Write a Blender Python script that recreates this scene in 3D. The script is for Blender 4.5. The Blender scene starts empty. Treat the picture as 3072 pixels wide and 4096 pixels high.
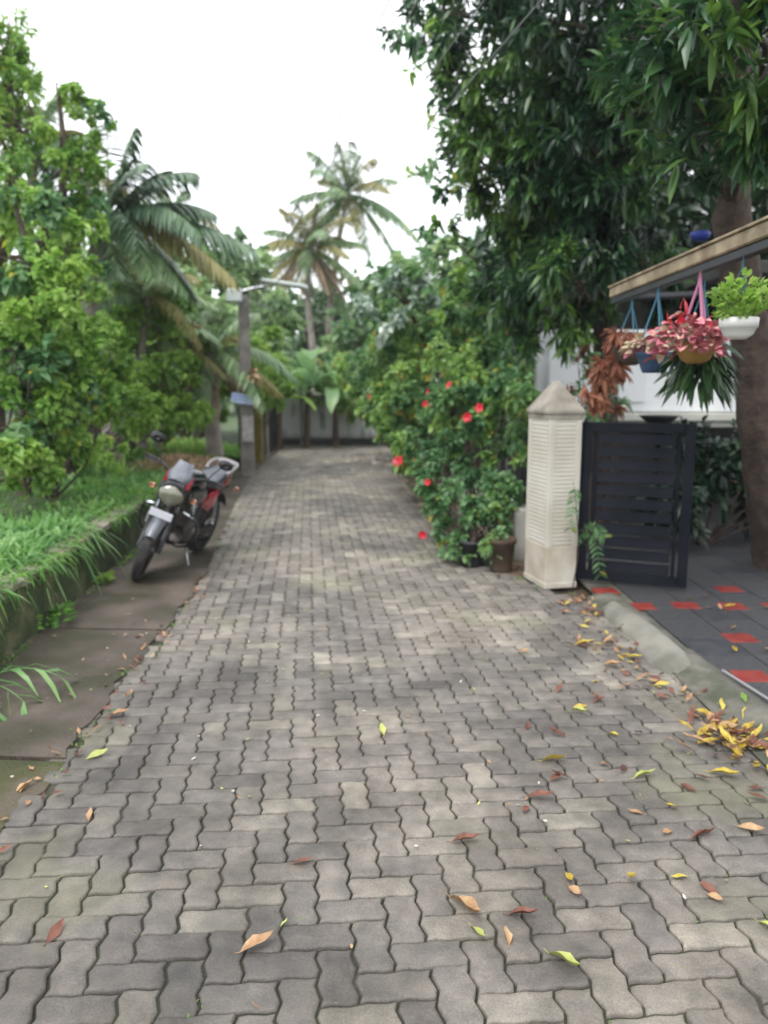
import bpy, math, random
import numpy as np
from mathutils import Vector, Matrix
R = math.radians
C = bpy.context.scene.collection
S = bpy.context.scene
rng = np.random.default_rng(11)
random.seed(5)

# ------------------------------------------------------------------ camera
cam = bpy.data.cameras.new('camera')
cob = bpy.data.objects.new('camera', cam); C.objects.link(cob)
cob.location = (0, 0, 1.6)
cob.rotation_euler = (R(90 - 9.3), 0, 0)
cam.sensor_fit = 'VERTICAL'; cam.sensor_height = 36; cam.lens = 27.03
cam.clip_start = 0.05; cam.clip_end = 400
cam.dof.use_dof = True; cam.dof.focus_distance = 2.3
cam.dof.aperture_fstop = 27.03 / 13.0
S.camera = cob
# ------------------------------------------------------------------ world: bright overcast sky
w = bpy.data.worlds.new('World'); S.world = w; w.use_nodes = True
nt = w.node_tree; nt.nodes.clear()
out = nt.nodes.new('ShaderNodeOutputWorld'); bg = nt.nodes.new('ShaderNodeBackground')
sky = nt.nodes.new('ShaderNodeTexSky'); sky.sky_type = 'NISHITA'; sky.sun_disc = False
sky.sun_elevation = R(62); sky.sun_rotation = R(215)
sc_ = nt.nodes.new('ShaderNodeMixRGB'); sc_.blend_type = 'MULTIPLY'; sc_.inputs[0].default_value = 1
sc_.inputs[2].default_value = (0.1, 0.1, 0.1, 1)
mx = nt.nodes.new('ShaderNodeMixRGB'); mx.inputs[0].default_value = 0.86
cl = nt.nodes.new('ShaderNodeTexNoise'); cl.inputs['Scale'].default_value = 1.6
cr = nt.nodes.new('ShaderNodeValToRGB')
cr.color_ramp.elements[0].color = (1.0, 1.03, 1.09, 1); cr.color_ramp.elements[1].color = (1.16, 1.17, 1.2, 1)
cr.color_ramp.elements[0].position = .35; cr.color_ramp.elements[1].position = .65
nt.links.new(cl.outputs['Fac'], cr.inputs[0])
nt.links.new(sky.outputs[0], sc_.inputs[1]); nt.links.new(sc_.outputs[0], mx.inputs[1])
nt.links.new(cr.outputs[0], mx.inputs[2])
nt.links.new(mx.outputs[0], bg.inputs[0]); nt.links.new(bg.outputs[0], out.inputs[0])
bg.inputs[1].default_value = 1.0
sun = bpy.data.lights.new('sun', 'SUN'); sun.energy = 1.1; sun.angle = R(25); sun.color = (1, .97, .92)
so = bpy.data.objects.new('sun', sun); C.objects.link(so); so.rotation_euler = (R(28), 0, R(-35))
S.view_settings.view_transform = 'Standard'; S.view_settings.look = 'None'
S.view_settings.exposure = 1.1; S.view_settings.gamma = 1
S.cycles.max_bounces = 8; S.cycles.transparent_max_bounces = 4

# ------------------------------------------------------------------ materials
def mat(name, col, rough=.7, col2=None, scale=6, bump=0, bscale=60, metal=0, spec=.5, col3=None, detail=6, coat=0):
    m = bpy.data.materials.new(name); m.use_nodes = True
    n = m.node_tree.nodes; l = m.node_tree.links; b = n['Principled BSDF']
    b.inputs['Roughness'].default_value = rough; b.inputs['Metallic'].default_value = metal
    b.inputs['Specular IOR Level'].default_value = spec
    b.inputs['Coat Weight'].default_value = coat
    tc = n.new('ShaderNodeTexCoord')
    if col2:
        t = n.new('ShaderNodeTexNoise'); t.inputs['Scale'].default_value = scale; t.inputs['Detail'].default_value = detail
        l.new(tc.outputs['Object'], t.inputs['Vector'])
        r = n.new('ShaderNodeValToRGB'); e = r.color_ramp.elements
        e[0].position = .36; e[1].position = .64
        e[0].color = (*col, 1); e[1].color = (*col2, 1)
        if col3:
            x = e.new(.52); x.color = (*col3, 1)
        l.new(t.outputs['Fac'], r.inputs[0]); l.new(r.outputs[0], b.inputs['Base Color'])
    else:
        b.inputs['Base Color'].default_value = (*col, 1)
    if bump:
        t2 = n.new('ShaderNodeTexNoise'); t2.inputs['Scale'].default_value = bscale; t2.inputs['Detail'].default_value = 5
        l.new(tc.outputs['Object'], t2.inputs['Vector'])
        bp = n.new('ShaderNodeBump'); bp.inputs['Strength'].default_value = bump; bp.inputs['Distance'].default_value = .02
        l.new(t2.outputs['Fac'], bp.inputs['Height']); l.new(bp.outputs[0], b.inputs['Normal'])
    return m

def leaf(name, dark, mid, light, rough=.42, trans=.5, nscale=1.3, odd=None, oddp=.04):
    """leaves: colour differs leaf to leaf and branch to branch"""
    m = bpy.data.materials.new(name); m.use_nodes = True
    n = m.node_tree.nodes; l = m.node_tree.links; b = n['Principled BSDF']; o = n['Material Output']
    g = n.new('ShaderNodeNewGeometry'); tc = n.new('ShaderNodeTexCoord')
    t = n.new('ShaderNodeTexNoise'); t.inputs['Scale'].default_value = nscale; t.inputs['Detail'].default_value = 3
    l.new(tc.outputs['Object'], t.inputs['Vector'])
    a = n.new('ShaderNodeMath'); a.operation = 'MULTIPLY'; a.inputs[1].default_value = .45
    l.new(g.outputs['Random Per Island'], a.inputs[0])
    s = n.new('ShaderNodeMath'); s.operation = 'MULTIPLY_ADD'; s.inputs[1].default_value = 1.5; s.inputs[2].default_value = -.48
    l.new(t.outputs['Fac'], s.inputs[0])
    ad = n.new('ShaderNodeMath'); ad.operation = 'ADD'; l.new(a.outputs[0], ad.inputs[0]); l.new(s.outputs[0], ad.inputs[1])
    r = n.new('ShaderNodeValToRGB'); e = r.color_ramp.elements
    e[0].position = .12; e[1].position = .85; e[0].color = (*dark, 1); e[1].color = (*light, 1)
    x = e.new(.48); x.color = (*mid, 1)
    l.new(ad.outputs[0], r.inputs[0]); colout = r.outputs[0]
    if odd:
        gt = n.new('ShaderNodeMath'); gt.operation = 'GREATER_THAN'; gt.inputs[1].default_value = 1 - oddp
        fr = n.new('ShaderNodeMath'); fr.operation = 'FRACT'
        mu = n.new('ShaderNodeMath'); mu.operation = 'MULTIPLY'; mu.inputs[1].default_value = 37.7
        l.new(g.outputs['Random Per Island'], mu.inputs[0]); l.new(mu.outputs[0], fr.inputs[0]); l.new(fr.outputs[0], gt.inputs[0])
        mm = n.new('ShaderNodeMixRGB'); l.new(gt.outputs[0], mm.inputs[0]); l.new(colout, mm.inputs[1]); mm.inputs[2].default_value = (*odd, 1)
        colout = mm.outputs[0]
    l.new(colout, b.inputs['Base Color']); b.inputs['Roughness'].default_value = rough
    tr = n.new('ShaderNodeBsdfTranslucent'); l.new(colout, tr.inputs[0])
    mxs = n.new('ShaderNodeMixShader'); mxs.inputs[0].default_value = trans
    l.new(b.outputs[0], mxs.inputs[1]); l.new(tr.outputs[0], mxs.inputs[2]); l.new(mxs.outputs[0], o.inputs[0])
    return m

M = {}
M['bright'] = leaf('bright_leaf', (0.09, 0.21, 0.04), (0.23, 0.42, 0.08), (0.42, 0.6, 0.15), odd=(.5, .5, .06), oddp=.02)
M['lime'] = leaf('lime_leaf', (0.14, 0.27, 0.045), (0.28, 0.46, 0.08), (0.44, 0.6, 0.15))
M['cool'] = leaf('cool_leaf', (0.06, 0.15, 0.06), (0.14, 0.29, 0.12), (0.3, 0.46, 0.22), odd=(.45, .4, .05), oddp=.015)
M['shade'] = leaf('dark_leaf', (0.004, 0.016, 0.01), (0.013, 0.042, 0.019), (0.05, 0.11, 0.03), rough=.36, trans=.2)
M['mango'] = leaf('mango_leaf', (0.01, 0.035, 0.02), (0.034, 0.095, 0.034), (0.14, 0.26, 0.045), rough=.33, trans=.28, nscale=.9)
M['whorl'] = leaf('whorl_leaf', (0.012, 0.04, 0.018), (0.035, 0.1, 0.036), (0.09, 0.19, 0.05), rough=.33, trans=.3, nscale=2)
M['hib'] = leaf('hibiscus_leaf', (0.045, 0.12, 0.05), (0.13, 0.28, 0.1), (0.32, 0.48, 0.17), odd=(.5, .42, .05), oddp=.012, nscale=1.8)
M['hibl'] = leaf('light_hedge_leaf', (0.1, 0.23, 0.05), (0.28, 0.47, 0.12), (0.46, 0.6, 0.2), odd=(.5, .33, .06), oddp=.03, nscale=1.6)
M['silver'] = leaf('pale_or_glint_leaf', (0.1, 0.18, 0.12), (0.34, 0.45, 0.34), (0.72, 0.8, 0.72), rough=.3, trans=.3, nscale=1.6)  # paints leaf glints on the far tree; the croton's own pale leaves
M['far'] = leaf('far_leaf', (0.15, 0.25, 0.1), (0.3, 0.45, 0.19), (0.44, 0.56, 0.27), nscale=.5)
M['fardark'] = leaf('far_dark_leaf', (0.09, 0.16, 0.08), (0.19, 0.3, 0.15), (0.3, 0.42, 0.22), nscale=.5)
M['palm'] = leaf('palm_leaf', (0.09, 0.17, 0.08), (0.22, 0.34, 0.16), (0.38, 0.48, 0.25), rough=.35, trans=.3, nscale=1)
M['palmdark'] = leaf('dark_palm_leaf', (0.04, 0.08, 0.045), (0.09, 0.16, 0.085), (0.17, 0.26, 0.14), rough=.35, trans=.15)
M['palmold'] = leaf('old_palm_leaf', (0.18, 0.17, 0.06), (0.32, 0.29, 0.11), (0.44, 0.42, 0.18), rough=.5)
M['dead'] = leaf('dead_palm_leaf', (0.18, 0.11, 0.07), (0.36, 0.25, 0.17), (0.52, 0.4, 0.29), rough=.7, trans=.1)
M['grass'] = leaf('grass_blade', (0.05, 0.15, 0.025), (0.15, 0.36, 0.06), (0.3, 0.52, 0.11), nscale=2.2, odd=(.4, .42, .08), oddp=.03)
M['grassblue'] = leaf('broad_grass_blade', (0.07, 0.19, 0.05), (0.18, 0.37, 0.12), (0.36, 0.55, 0.22), nscale=2.6, rough=.35)
M['dry'] = leaf('dry_grass', (.2, .12, .06), (.36, .25, .14), (.5, .4, .26), rough=.9, trans=.1)
M['banana'] = leaf('banana_leaf', (0.13, 0.27, 0.12), (0.26, 0.44, 0.19), (0.42, 0.58, 0.24), rough=.3, nscale=.8)
M['redpetal'] = mat('red_petal', (0.448, 0.00867, 0.02167), .5, (0.578, 0.02167, 0.03613), 20)
M['pinkpetal'] = mat('pink_petal', (0.5456, 0.1936, 0.2376), .6, (0.6336, 0.3696, 0.3168), 25, col3=(0.44, 0.1056, 0.1408))
M['palepetal'] = mat('pale_petal', (.5, .42, .28), .6, (.6, .5, .35), 25)
M['brownleaf'] = leaf('rust_leaf', (.10, .03, .02), (.26, .09, .05), (.42, .2, .12), rough=.6)
M['bark'] = mat('bark', (0.036, 0.024, 0.0192), .9, (0.088, 0.06, 0.044), 9, .9, 30)
M['palmbark'] = mat('palm_bark', (0.25, 0.2125, 0.1875), .9, (0.425, 0.375, 0.3375), 5, .7, 25)
M['paver'] = None
M['concrete'] = mat('old_concrete', (0.1272, 0.1176, 0.105), .85, (0.2162, 0.2035, 0.1844), 5, .5, 50)
M['slab'] = mat('brown_mossy_concrete', (0.03201, 0.02902, 0.01195), .7, (0.1003, 0.07901, 0.06189), 2.3, .6, 55, col3=(0.06829, 0.05335, 0.04054))
M['slabmoss'] = mat('green_mossy_concrete', (0.02754, 0.03305, 0.00661), .8, (0.08813, 0.0716, 0.04682), 3, .6, 55, col3=(0.05508, 0.05508, 0.01652))
M['mosswall'] = mat('mossy_wall', (0.02106, 0.0351, 0.00936), .95, (0.09945, 0.0936, 0.0468), 4, .9, 30, col3=(0.04095, 0.0585, 0.01755))
M['copestone'] = mat('weathered_coping', (.10, .10, .06), .9, (.24, .21, .17), 7, .6, 40)
M['stone'] = mat('dull_stone', (.12, .118, .095), .85, (.235, .225, .19), 3.2, .4, 40)
M['kerb'] = mat('mossy_kerb', (0.066, 0.072, 0.048), .85, (0.162, 0.15, 0.126), 6, .6, 50)
M['soil'] = mat('soil', (.06, .045, .03), .95, (.13, .09, .06), 3, .8, 30)
M['ground'] = mat('ground_green', (.02, .045, .012), .95, (.06, .09, .025), 1.2, .5, 14)
M['joint'] = mat('joint_dirt', (.022, .022, .016), .95, (.07, .062, .048), 2.5, .8, 50, col3=(.035, .037, .02))
M['cream'] = mat('cream_paint', (0.4284, 0.3941, 0.3256), .65, (0.5312, 0.5055, 0.4455), 2.5, .12, 90)
M['creamdirt'] = mat('stained_cream_paint', (.36, .31, .235), .7, (.52, .485, .42), 3.5, .15, 80)
M['capstone'] = mat('weathered_cap', (.17, .15, .12), .8, (.33, .30, .25), 5, .3, 60)
M['navy'] = mat('navy_metal', (.006, .008, .012), .7, (.011, .013, .018), 3, .03, 120, spec=.12)
M['grit'] = mat('weld_mark', (.16, .15, .14), .6)
M['white'] = mat('white_wall_paint', (0.8, 0.81, 0.82), .7, (0.86, 0.87, 0.88), 1.5, .05, 60)
M['ledge'] = mat('cream_ledge', (.5, .5, .42), .7, (.62, .62, .55), 3)
M['darkwall'] = mat('stain_or_shade_wall', (0.021, 0.024, 0.021), .9, (0.054, 0.054, 0.048), 2, .3, 20)  # dark stain on the lane walls; shade painted in behind the gate
M['tile'] = mat('grey_tile', (0.0341, 0.0341, 0.03596), .6, (0.0651, 0.06386, 0.0651), 38, .1, 60, col3=(0.0496, 0.0496, 0.0527))
M['redtile'] = mat('red_tile', (0.189, 0.0135, 0.01125), .55, (0.234, 0.0405, 0.027), 12)
M['blacktile'] = mat('slate_tile', (0.03488, 0.03642, 0.04262), .5, (0.05425, 0.0558, 0.062), 14)
M['wood'] = mat('weathered_timber', (0.17, 0.1275, 0.0765), .75, (0.357, 0.289, 0.187), 7, .3, 60)
M['darkmetal'] = mat('dark_steel', (0.014, 0.0154, 0.021), .45, (0.028, 0.0294, 0.0385), 6)
M['steel'] = mat('steel', (.45, .46, .48), .3, metal=1)
M['chrome'] = mat('chrome', (.7, .72, .75), .15, metal=1)
M['whitepot'] = mat('white_pot', (.72, .70, .68), .45)
M['ochrepot'] = mat('ochre_pot', (0.216, 0.114, 0.021), .6, (0.27, 0.156, 0.036), 8)
M['bluepot'] = mat('blue_pot', (0.021, 0.049, 0.112), .5, (0.035, 0.077, 0.154), 8)
M['pinkcord'] = mat('pink_cord', (0.336, 0.128, 0.216), .7)
M['bluecord'] = mat('blue_cord', (.03, .12, .18), .7)
M['blackpot'] = mat('black_pot', (.008, .008, .01), .5, (.02, .02, .024), 9)
M['terra'] = mat('terracotta_pot', (0.04, 0.028, 0.0176), .85, (0.088, 0.056, 0.036), 7, .3, 40)
M['tyre'] = mat('tyre_rubber', (0.0144, 0.0136, 0.0144), .85, (0.04, 0.036, 0.036), 12)
M['rim'] = mat('dusty_alloy_rim', (.06, .05, .05), .5, (.16, .13, .13), 9, metal=.4)
M['blackpaint'] = mat('black_paint', (.008, .009, .012), .22, coat=.6)
M['plastic'] = mat('black_plastic', (.02, .02, .022), .5)
M['seat'] = mat('black_vinyl', (0.024, 0.028, 0.04), .32, (0.036, 0.0416, 0.06), 8, .1, 90)
M['redpaint'] = mat('red_paint', (.30, .006, .022), .25, coat=.6)
M['redlens'] = mat('red_lens', (.6, .01, .01), .15, coat=1)
M['orange'] = mat('orange_lens', (0.42, 0.132, 0.06), .2, coat=1)
M['lens'] = mat('headlamp_lens', (0.1054, 0.1054, 0.0744), .15, (0.186, 0.1798, 0.1302), 9, coat=1)
M['greypaint'] = mat('grey_paint', (0.104, 0.112, 0.128), .3, (0.16, 0.168, 0.192), 5, coat=.5)
M['silverpaint'] = mat('silver_white_paint', (0.2029, 0.1845, 0.1918), .35, (0.2582, 0.2435, 0.2509), 6)
M['plate'] = mat('white_plate', (.68, .68, .74), .4)
M['glass'] = mat('mirror_glass', (.05, .055, .06), .08, metal=.6)
M['engine'] = mat('engine_metal', (.05, .045, .045), .5, (.13, .11, .10), 18, metal=.5)
M['stain'] = None
M['sign'] = mat('pale_blue_sign', (.40, .50, .76), .5, (.48, .58, .82), 5)
M['signink'] = mat('sign_ink', (.13, .19, .33), .6)
M['paper'] = mat('faded_paper', (.28, .27, .26), .8, (.4, .38, .37), 12)
M['olive'] = mat('olive_mossy_wall', (.09, .075, .01), .9, (.19, .14, .03), 4, .5, 30)
M['lamp'] = mat('lamp_housing', (.45, .5, .47), .5, (.56, .6, .57), 5)
M['wire'] = mat('wire', (.22, .22, .22), .6)
M['blue'] = mat('blue_plastic', (.01, .03, .22), .5)
M['yellowleaf'] = leaf('yellow_fallen_leaf', (0.22, 0.13, 0.015), (0.42, 0.3, 0.03), (0.52, 0.44, 0.09), rough=.5, nscale=30, trans=.1)
M['orangeleaf'] = leaf('orange_fallen_leaf', (0.16, 0.08, 0.04), (0.34, 0.19, 0.09), (0.48, 0.32, 0.17), rough=.55, nscale=30, trans=.1)
M['darkleaf'] = leaf('dark_fallen_leaf', (.06, .02, .012), (.14, .05, .03), (.2, .08, .05), rough=.6, nscale=30, trans=.1)
M['whitelitter'] = mat('pale_petal_litter', (.45, .41, .36), .7)
M['greenleaf'] = leaf('green_fallen_leaf', (0.22, 0.24, 0.07), (0.33, 0.36, 0.09), (0.45, 0.48, 0.14), rough=.5, nscale=30, trans=.1)

def paver_mat():
    m = bpy.data.materials.new('concrete_paver'); m.use_nodes = True
    n = m.node_tree.nodes; l = m.node_tree.links; b = n['Principled BSDF']
    g = n.new('ShaderNodeNewGeometry'); tc = n.new('ShaderNodeTexCoord')
    r = n.new('ShaderNodeValToRGB'); e = r.color_ramp.elements
    e[0].position = 0; e[0].color = (.225, .205, .19, 1); e[1].position = 1; e[1].color = (.40, .37, .315, 1)
    for p, c in ((.3, (.25, .228, .205)), (.6, (.275, .252, .226)), (.88, (.315, .288, .252))):
        x = e.new(p); x.color = (*c, 1)
    l.new(g.outputs['Random Per Island'], r.inputs[0])
    def noise(s, d=5):
        t = n.new('ShaderNodeTexNoise'); t.inputs['Scale'].default_value = s; t.inputs['Detail'].default_value = d
        l.new(tc.outputs['Object'], t.inputs['Vector']); return t
    def mulramp(t, c0, c1, p0, p1, col):
        q = n.new('ShaderNodeValToRGB'); q.color_ramp.elements[0].color = (*c0, 1); q.color_ramp.elements[1].color = (*c1, 1)
        q.color_ramp.elements[0].position = p0; q.color_ramp.elements[1].position = p1
        l.new(t.outputs['Fac'], q.inputs[0])
        k = n.new('ShaderNodeMixRGB'); k.blend_type = 'MULTIPLY'; k.inputs[0].default_value = 1
        l.new(col, k.inputs[1]); l.new(q.outputs[0], k.inputs[2]); return k.outputs[0]
    c = mulramp(noise(.55, 4), (.48, .485, .495), (.88, .86, .84), .40, .60, r.outputs[0])
    c = mulramp(noise(13, 8), (.72, .73, .73), (1.22, 1.2, 1.16), .3, .7, c)
    c = mulramp(noise(3.1, 6), (.74, .73, .71), (1.14, 1.13, 1.12), .38, .62, c)
    c = mulramp(noise(190, 3), (.78, .78, .78), (1.2, 1.2, 1.2), .3, .7, c)
    # the near stretch is darker, with an irregular edge; darkest toward the left slabs
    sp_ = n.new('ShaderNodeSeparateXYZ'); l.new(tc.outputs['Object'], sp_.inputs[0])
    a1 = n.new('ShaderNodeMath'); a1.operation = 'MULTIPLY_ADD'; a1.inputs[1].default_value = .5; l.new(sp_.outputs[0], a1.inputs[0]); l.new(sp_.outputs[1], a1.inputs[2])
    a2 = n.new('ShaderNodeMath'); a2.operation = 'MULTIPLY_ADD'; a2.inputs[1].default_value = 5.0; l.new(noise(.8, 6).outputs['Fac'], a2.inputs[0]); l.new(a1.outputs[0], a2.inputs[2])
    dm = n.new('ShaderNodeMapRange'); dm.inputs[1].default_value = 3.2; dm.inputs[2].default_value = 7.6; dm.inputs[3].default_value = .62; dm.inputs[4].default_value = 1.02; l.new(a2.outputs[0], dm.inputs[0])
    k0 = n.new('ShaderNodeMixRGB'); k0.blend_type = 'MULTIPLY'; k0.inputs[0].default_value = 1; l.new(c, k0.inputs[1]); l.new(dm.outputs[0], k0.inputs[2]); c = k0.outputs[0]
    # moss tint in a few damp patches
    mo = noise(1.1, 6); q = n.new('ShaderNodeValToRGB'); q.color_ramp.elements[0].position = .56; q.color_ramp.elements[1].position = .72
    l.new(mo.outputs['Fac'], q.inputs[0]); k = n.new('ShaderNodeMixRGB'); sc2 = n.new('ShaderNodeMath'); sc2.operation = 'MULTIPLY'
    sc2.inputs[1].default_value = .6
    l.new(q.outputs[0], sc2.inputs[0]); l.new(sc2.outputs[0], k.inputs[0]); l.new(c, k.inputs[1]); k.inputs[2].default_value = (.17, .175, .10, 1)
    l.new(k.outputs[0], b.inputs['Base Color'])
    rr = n.new('ShaderNodeMapRange'); rr.inputs[3].default_value = .45; rr.inputs[4].default_value = .85
    l.new(noise(2.2).outputs['Fac'], rr.inputs[0]); l.new(rr.outputs[0], b.inputs['Roughness'])
    b.inputs['Specular IOR Level'].default_value = .4
    bp = n.new('ShaderNodeBump'); bp.inputs['Strength'].default_value = .55; bp.inputs['Distance'].default_value = .006
    l.new(noise(70, 6).outputs['Fac'], bp.inputs['Height']); l.new(bp.outputs[0], b.inputs['Normal'])
    return m
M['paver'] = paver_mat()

def stained_wall_mat(name, base, dark, zlow, ztop):
    """limewashed wall with black rain streaks running down and a damp dark foot"""
    m = bpy.data.materials.new(name); m.use_nodes = True
    n = m.node_tree.nodes; l = m.node_tree.links; b = n['Principled BSDF']; b.inputs['Roughness'].default_value = .85
    tc = n.new('ShaderNodeTexCoord'); mp = n.new('ShaderNodeMapping'); mp.inputs['Scale'].default_value = (3.2, 3.2, .8)
    l.new(tc.outputs['Object'], mp.inputs[0])
    t = n.new('ShaderNodeTexNoise'); t.inputs['Scale'].default_value = 1.1; t.inputs['Detail'].default_value = 8
    l.new(mp.outputs[0], t.inputs[0]); r = n.new('ShaderNodeValToRGB'); r.color_ramp.elements[0].position = .34; r.color_ramp.elements[1].position = .50
    r.color_ramp.elements[0].color = (*dark, 1); r.color_ramp.elements[1].color = (*base, 1)
    l.new(t.outputs['Fac'], r.inputs[0])
    sx = n.new('ShaderNodeSeparateXYZ'); l.new(tc.outputs['Object'], sx.inputs[0])
    t2 = n.new('ShaderNodeTexNoise'); t2.inputs['Scale'].default_value = 3; l.new(tc.outputs['Object'], t2.inputs[0])
    ad = n.new('ShaderNodeMath'); ad.operation = 'MULTIPLY_ADD'; ad.inputs[1].default_value = -.35; l.new(t2.outputs['Fac'], ad.inputs[0]); l.new(sx.outputs[2], ad.inputs[2])
    mr = n.new('ShaderNodeMapRange'); mr.inputs[1].default_value = zlow; mr.inputs[2].default_value = ztop; mr.clamp = True
    l.new(ad.outputs[0], mr.inputs[0])
    k = n.new('ShaderNodeMixRGB'); l.new(mr.outputs[0], k.inputs[0]); k.inputs[1].default_value = (*[c * .9 for c in dark], 1); l.new(r.outputs[0], k.inputs[2])
    l.new(k.outputs[0], b.inputs['Base Color']); return m
M['stain'] = stained_wall_mat('limewashed_wall', (.50, .50, .49), (.13, .12, .11), -.15, .15)
M['stainlow'] = stained_wall_mat('limewashed_low_wall', (.42, .40, .36), (.16, .15, .11), -.2, 0)

# ------------------------------------------------------------------ mesh helpers
class MB:
    def __init__(s): s.V = []; s.F = {}; s.n = 0; s.ns = 0
    def add(s, V, F, mi=0, smooth=False):
        """V (n,3); F list of tuples or an (m,k) array"""
        V = np.asarray(V, dtype=np.float64).reshape(-1, 3); s.V.append(V)
        if isinstance(F, np.ndarray): s.F.setdefault((F.shape[1], mi, smooth), []).append(F + s.n)
        else:
            d = {}
            for f in F: d.setdefault(len(f), []).append(f)
            for k, fs in d.items(): s.F.setdefault((k, mi, smooth), []).append(np.array(fs, dtype=np.int64) + s.n)
        s.n += len(V); return s
    def build(s, name, mats, parent=None, loc=None):
        me = bpy.data.meshes.new(name)
        V = np.concatenate(s.V); me.vertices.add(len(V)); me.vertices.foreach_set('co', V.ravel())
        lo = []; tot = []; mi = []; sm = []
        for (k, m, smo), fs in s.F.items():
            A = np.concatenate(fs); lo.append(A.ravel()); tot.append(np.full(len(A), k)); mi.append(np.full(len(A), m)); sm.append(np.full(len(A), smo))
        lo = np.concatenate(lo); tot = np.concatenate(tot); mi = np.concatenate(mi); sm = np.concatenate(sm)
        me.loops.add(len(lo)); me.loops.foreach_set('vertex_index', lo.astype(np.int32))
        me.polygons.add(len(tot)); st = np.concatenate([[0], np.cumsum(tot)[:-1]])
        me.polygons.foreach_set('loop_start', st.astype(np.int32)); me.polygons.foreach_set('loop_total', tot.astype(np.int32))
        me.polygons.foreach_set('material_index', mi.astype(np.int32)); me.polygons.foreach_set('use_smooth', sm.astype(bool))
        if not isinstance(mats, (list, tuple)): mats = [mats]
        for m in mats: me.materials.append(M[m])
        me.update(calc_edges=True)
        o = bpy.data.objects.new(name, me); C.objects.link(o)
        if parent: o.parent = parent
        if loc is not None: o.location = loc
        return o
    def xf(s, fn):
        s.V = [fn(v) for v in s.V]; return s

def box(mb, c, d, mi=0, rz=0, bev=.006, R3=None):
    """a box with chamfered edges"""
    x, y, z = [k / 2 for k in d]; b = min(bev, x * .45, y * .45, z * .45)
    vs = []; idx = {}
    for sx in (-1, 1):
        for sy in (-1, 1):
            for sz in (-1, 1):
                for ax in range(3):
                    p = [sx * (x - b), sy * (y - b), sz * (z - b)]; p[ax] = (sx * x, sy * y, sz * z)[ax]
                    idx[(sx, sy, sz, ax)] = len(vs); vs.append(p)
    F = []
    def q(*k): F.append(tuple(idx[a] for a in k))
    for sg in (-1, 1):
        q((sg, -1, -1, 0), (sg, 1, -1, 0), (sg, 1, 1, 0), (sg, -1, 1, 0)); q((-1, sg, -1, 1), (1, sg, -1, 1), (1, sg, 1, 1), (-1, sg, 1, 1))
        q((-1, -1, sg, 2), (1, -1, sg, 2), (1, 1, sg, 2), (-1, 1, sg, 2))
    for a in (-1, 1):
        for c2 in (-1, 1):
            q((a, c2, -1, 0), (a, c2, 1, 0), (a, c2, 1, 1), (a, c2, -1, 1)); q((a, -1, c2, 0), (a, 1, c2, 0), (a, 1, c2, 2), (a, -1, c2, 2))
            q((-1, a, c2, 1), (1, a, c2, 1), (1, a, c2, 2), (-1, a, c2, 2))
    for k in [(a, b2, c2) for a in (-1, 1) for b2 in (-1, 1) for c2 in (-1, 1)]: q((*k, 0), (*k, 1), (*k, 2))
    V = np.array(vs)
    # orient the faces outward
    F2 = []
    for f in F:
        p = V[list(f)]; nn = np.cross(p[1] - p[0], p[2] - p[0]); F2.append(f if np.dot(nn, p.mean(0)) > 0 else f[::-1])
    if R3 is not None: V = V @ np.array(R3).T
    cs, sn = math.cos(rz), math.sin(rz)
    V = np.stack([V[:, 0] * cs - V[:, 1] * sn, V[:, 0] * sn + V[:, 1] * cs, V[:, 2]], 1) + np.array(c)
    mb.add(V, F2, mi); return mb

def smoothpath(pts, n=4):
    P = [np.array(p, float) for p in pts]; o = []
    for i in range(len(P) - 1):
        p0 = P[max(i - 1, 0)]; p1 = P[i]; p2 = P[i + 1]; p3 = P[min(i + 2, len(P) - 1)]
        for k in range(n):
            t = k / n
            o.append(.5 * ((2 * p1) + (-p0 + p2) * t + (2 * p0 - 5 * p1 + 4 * p2 - p3) * t * t + (-p0 + 3 * p1 - 3 * p2 + p3) * t ** 3))
    o.append(P[-1]); return o

def tube(mb, pts, r, mi=0, seg=8, smooth=True, wob=0, closed=False, n=0, sq=1.0):
    """r number or list; pts may be smoothed with n subdivisions"""
    if n:
        k = len(pts); rr = r if isinstance(r, (list, tuple)) else [r] * k
        q = smoothpath([list(p) + [a] for p, a in zip(pts, rr)], n); pts = [p[:3] for p in q]; r = [max(p[3], .0005) for p in q]
    pts = [np.array(p, float) for p in pts]; m = len(pts)
    if not isinstance(r, (list, tuple)): r = [r] * m
    V = []; up = None
    for i, p in enumerate(pts):
        if closed: t = pts[(i + 1) % m] - pts[i - 1]
        else: t = pts[min(i + 1, m - 1)] - pts[max(i - 1, 0)]
        t = t / (np.linalg.norm(t) + 1e-9)
        if up is None: up = np.array([0, 0, 1.]) if abs(t[2]) < .9 else np.array([1., 0, 0])
        a = np.cross(t, up); a /= np.linalg.norm(a) + 1e-9; b = np.cross(a, t); up = b
        for k in range(seg):
            an = 2 * math.pi * k / seg; rad = r[i] * (1 + wob * (random.random() - .5))
            V.append(p + rad * (math.cos(an) * a + sq * math.sin(an) * b))
    F = []
    for i in range(m if closed else m - 1):
        for k in range(seg):
            j = (i + 1) % m
            F.append((i * seg + k, j * seg + k, j * seg + (k + 1) % seg, i * seg + (k + 1) % seg)[::-1])
    if not closed: F.append(tuple(range(seg))); F.append(tuple(range((m - 1) * seg, m * seg))[::-1])
    mb.add(V, F, mi, smooth); return mb

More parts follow.
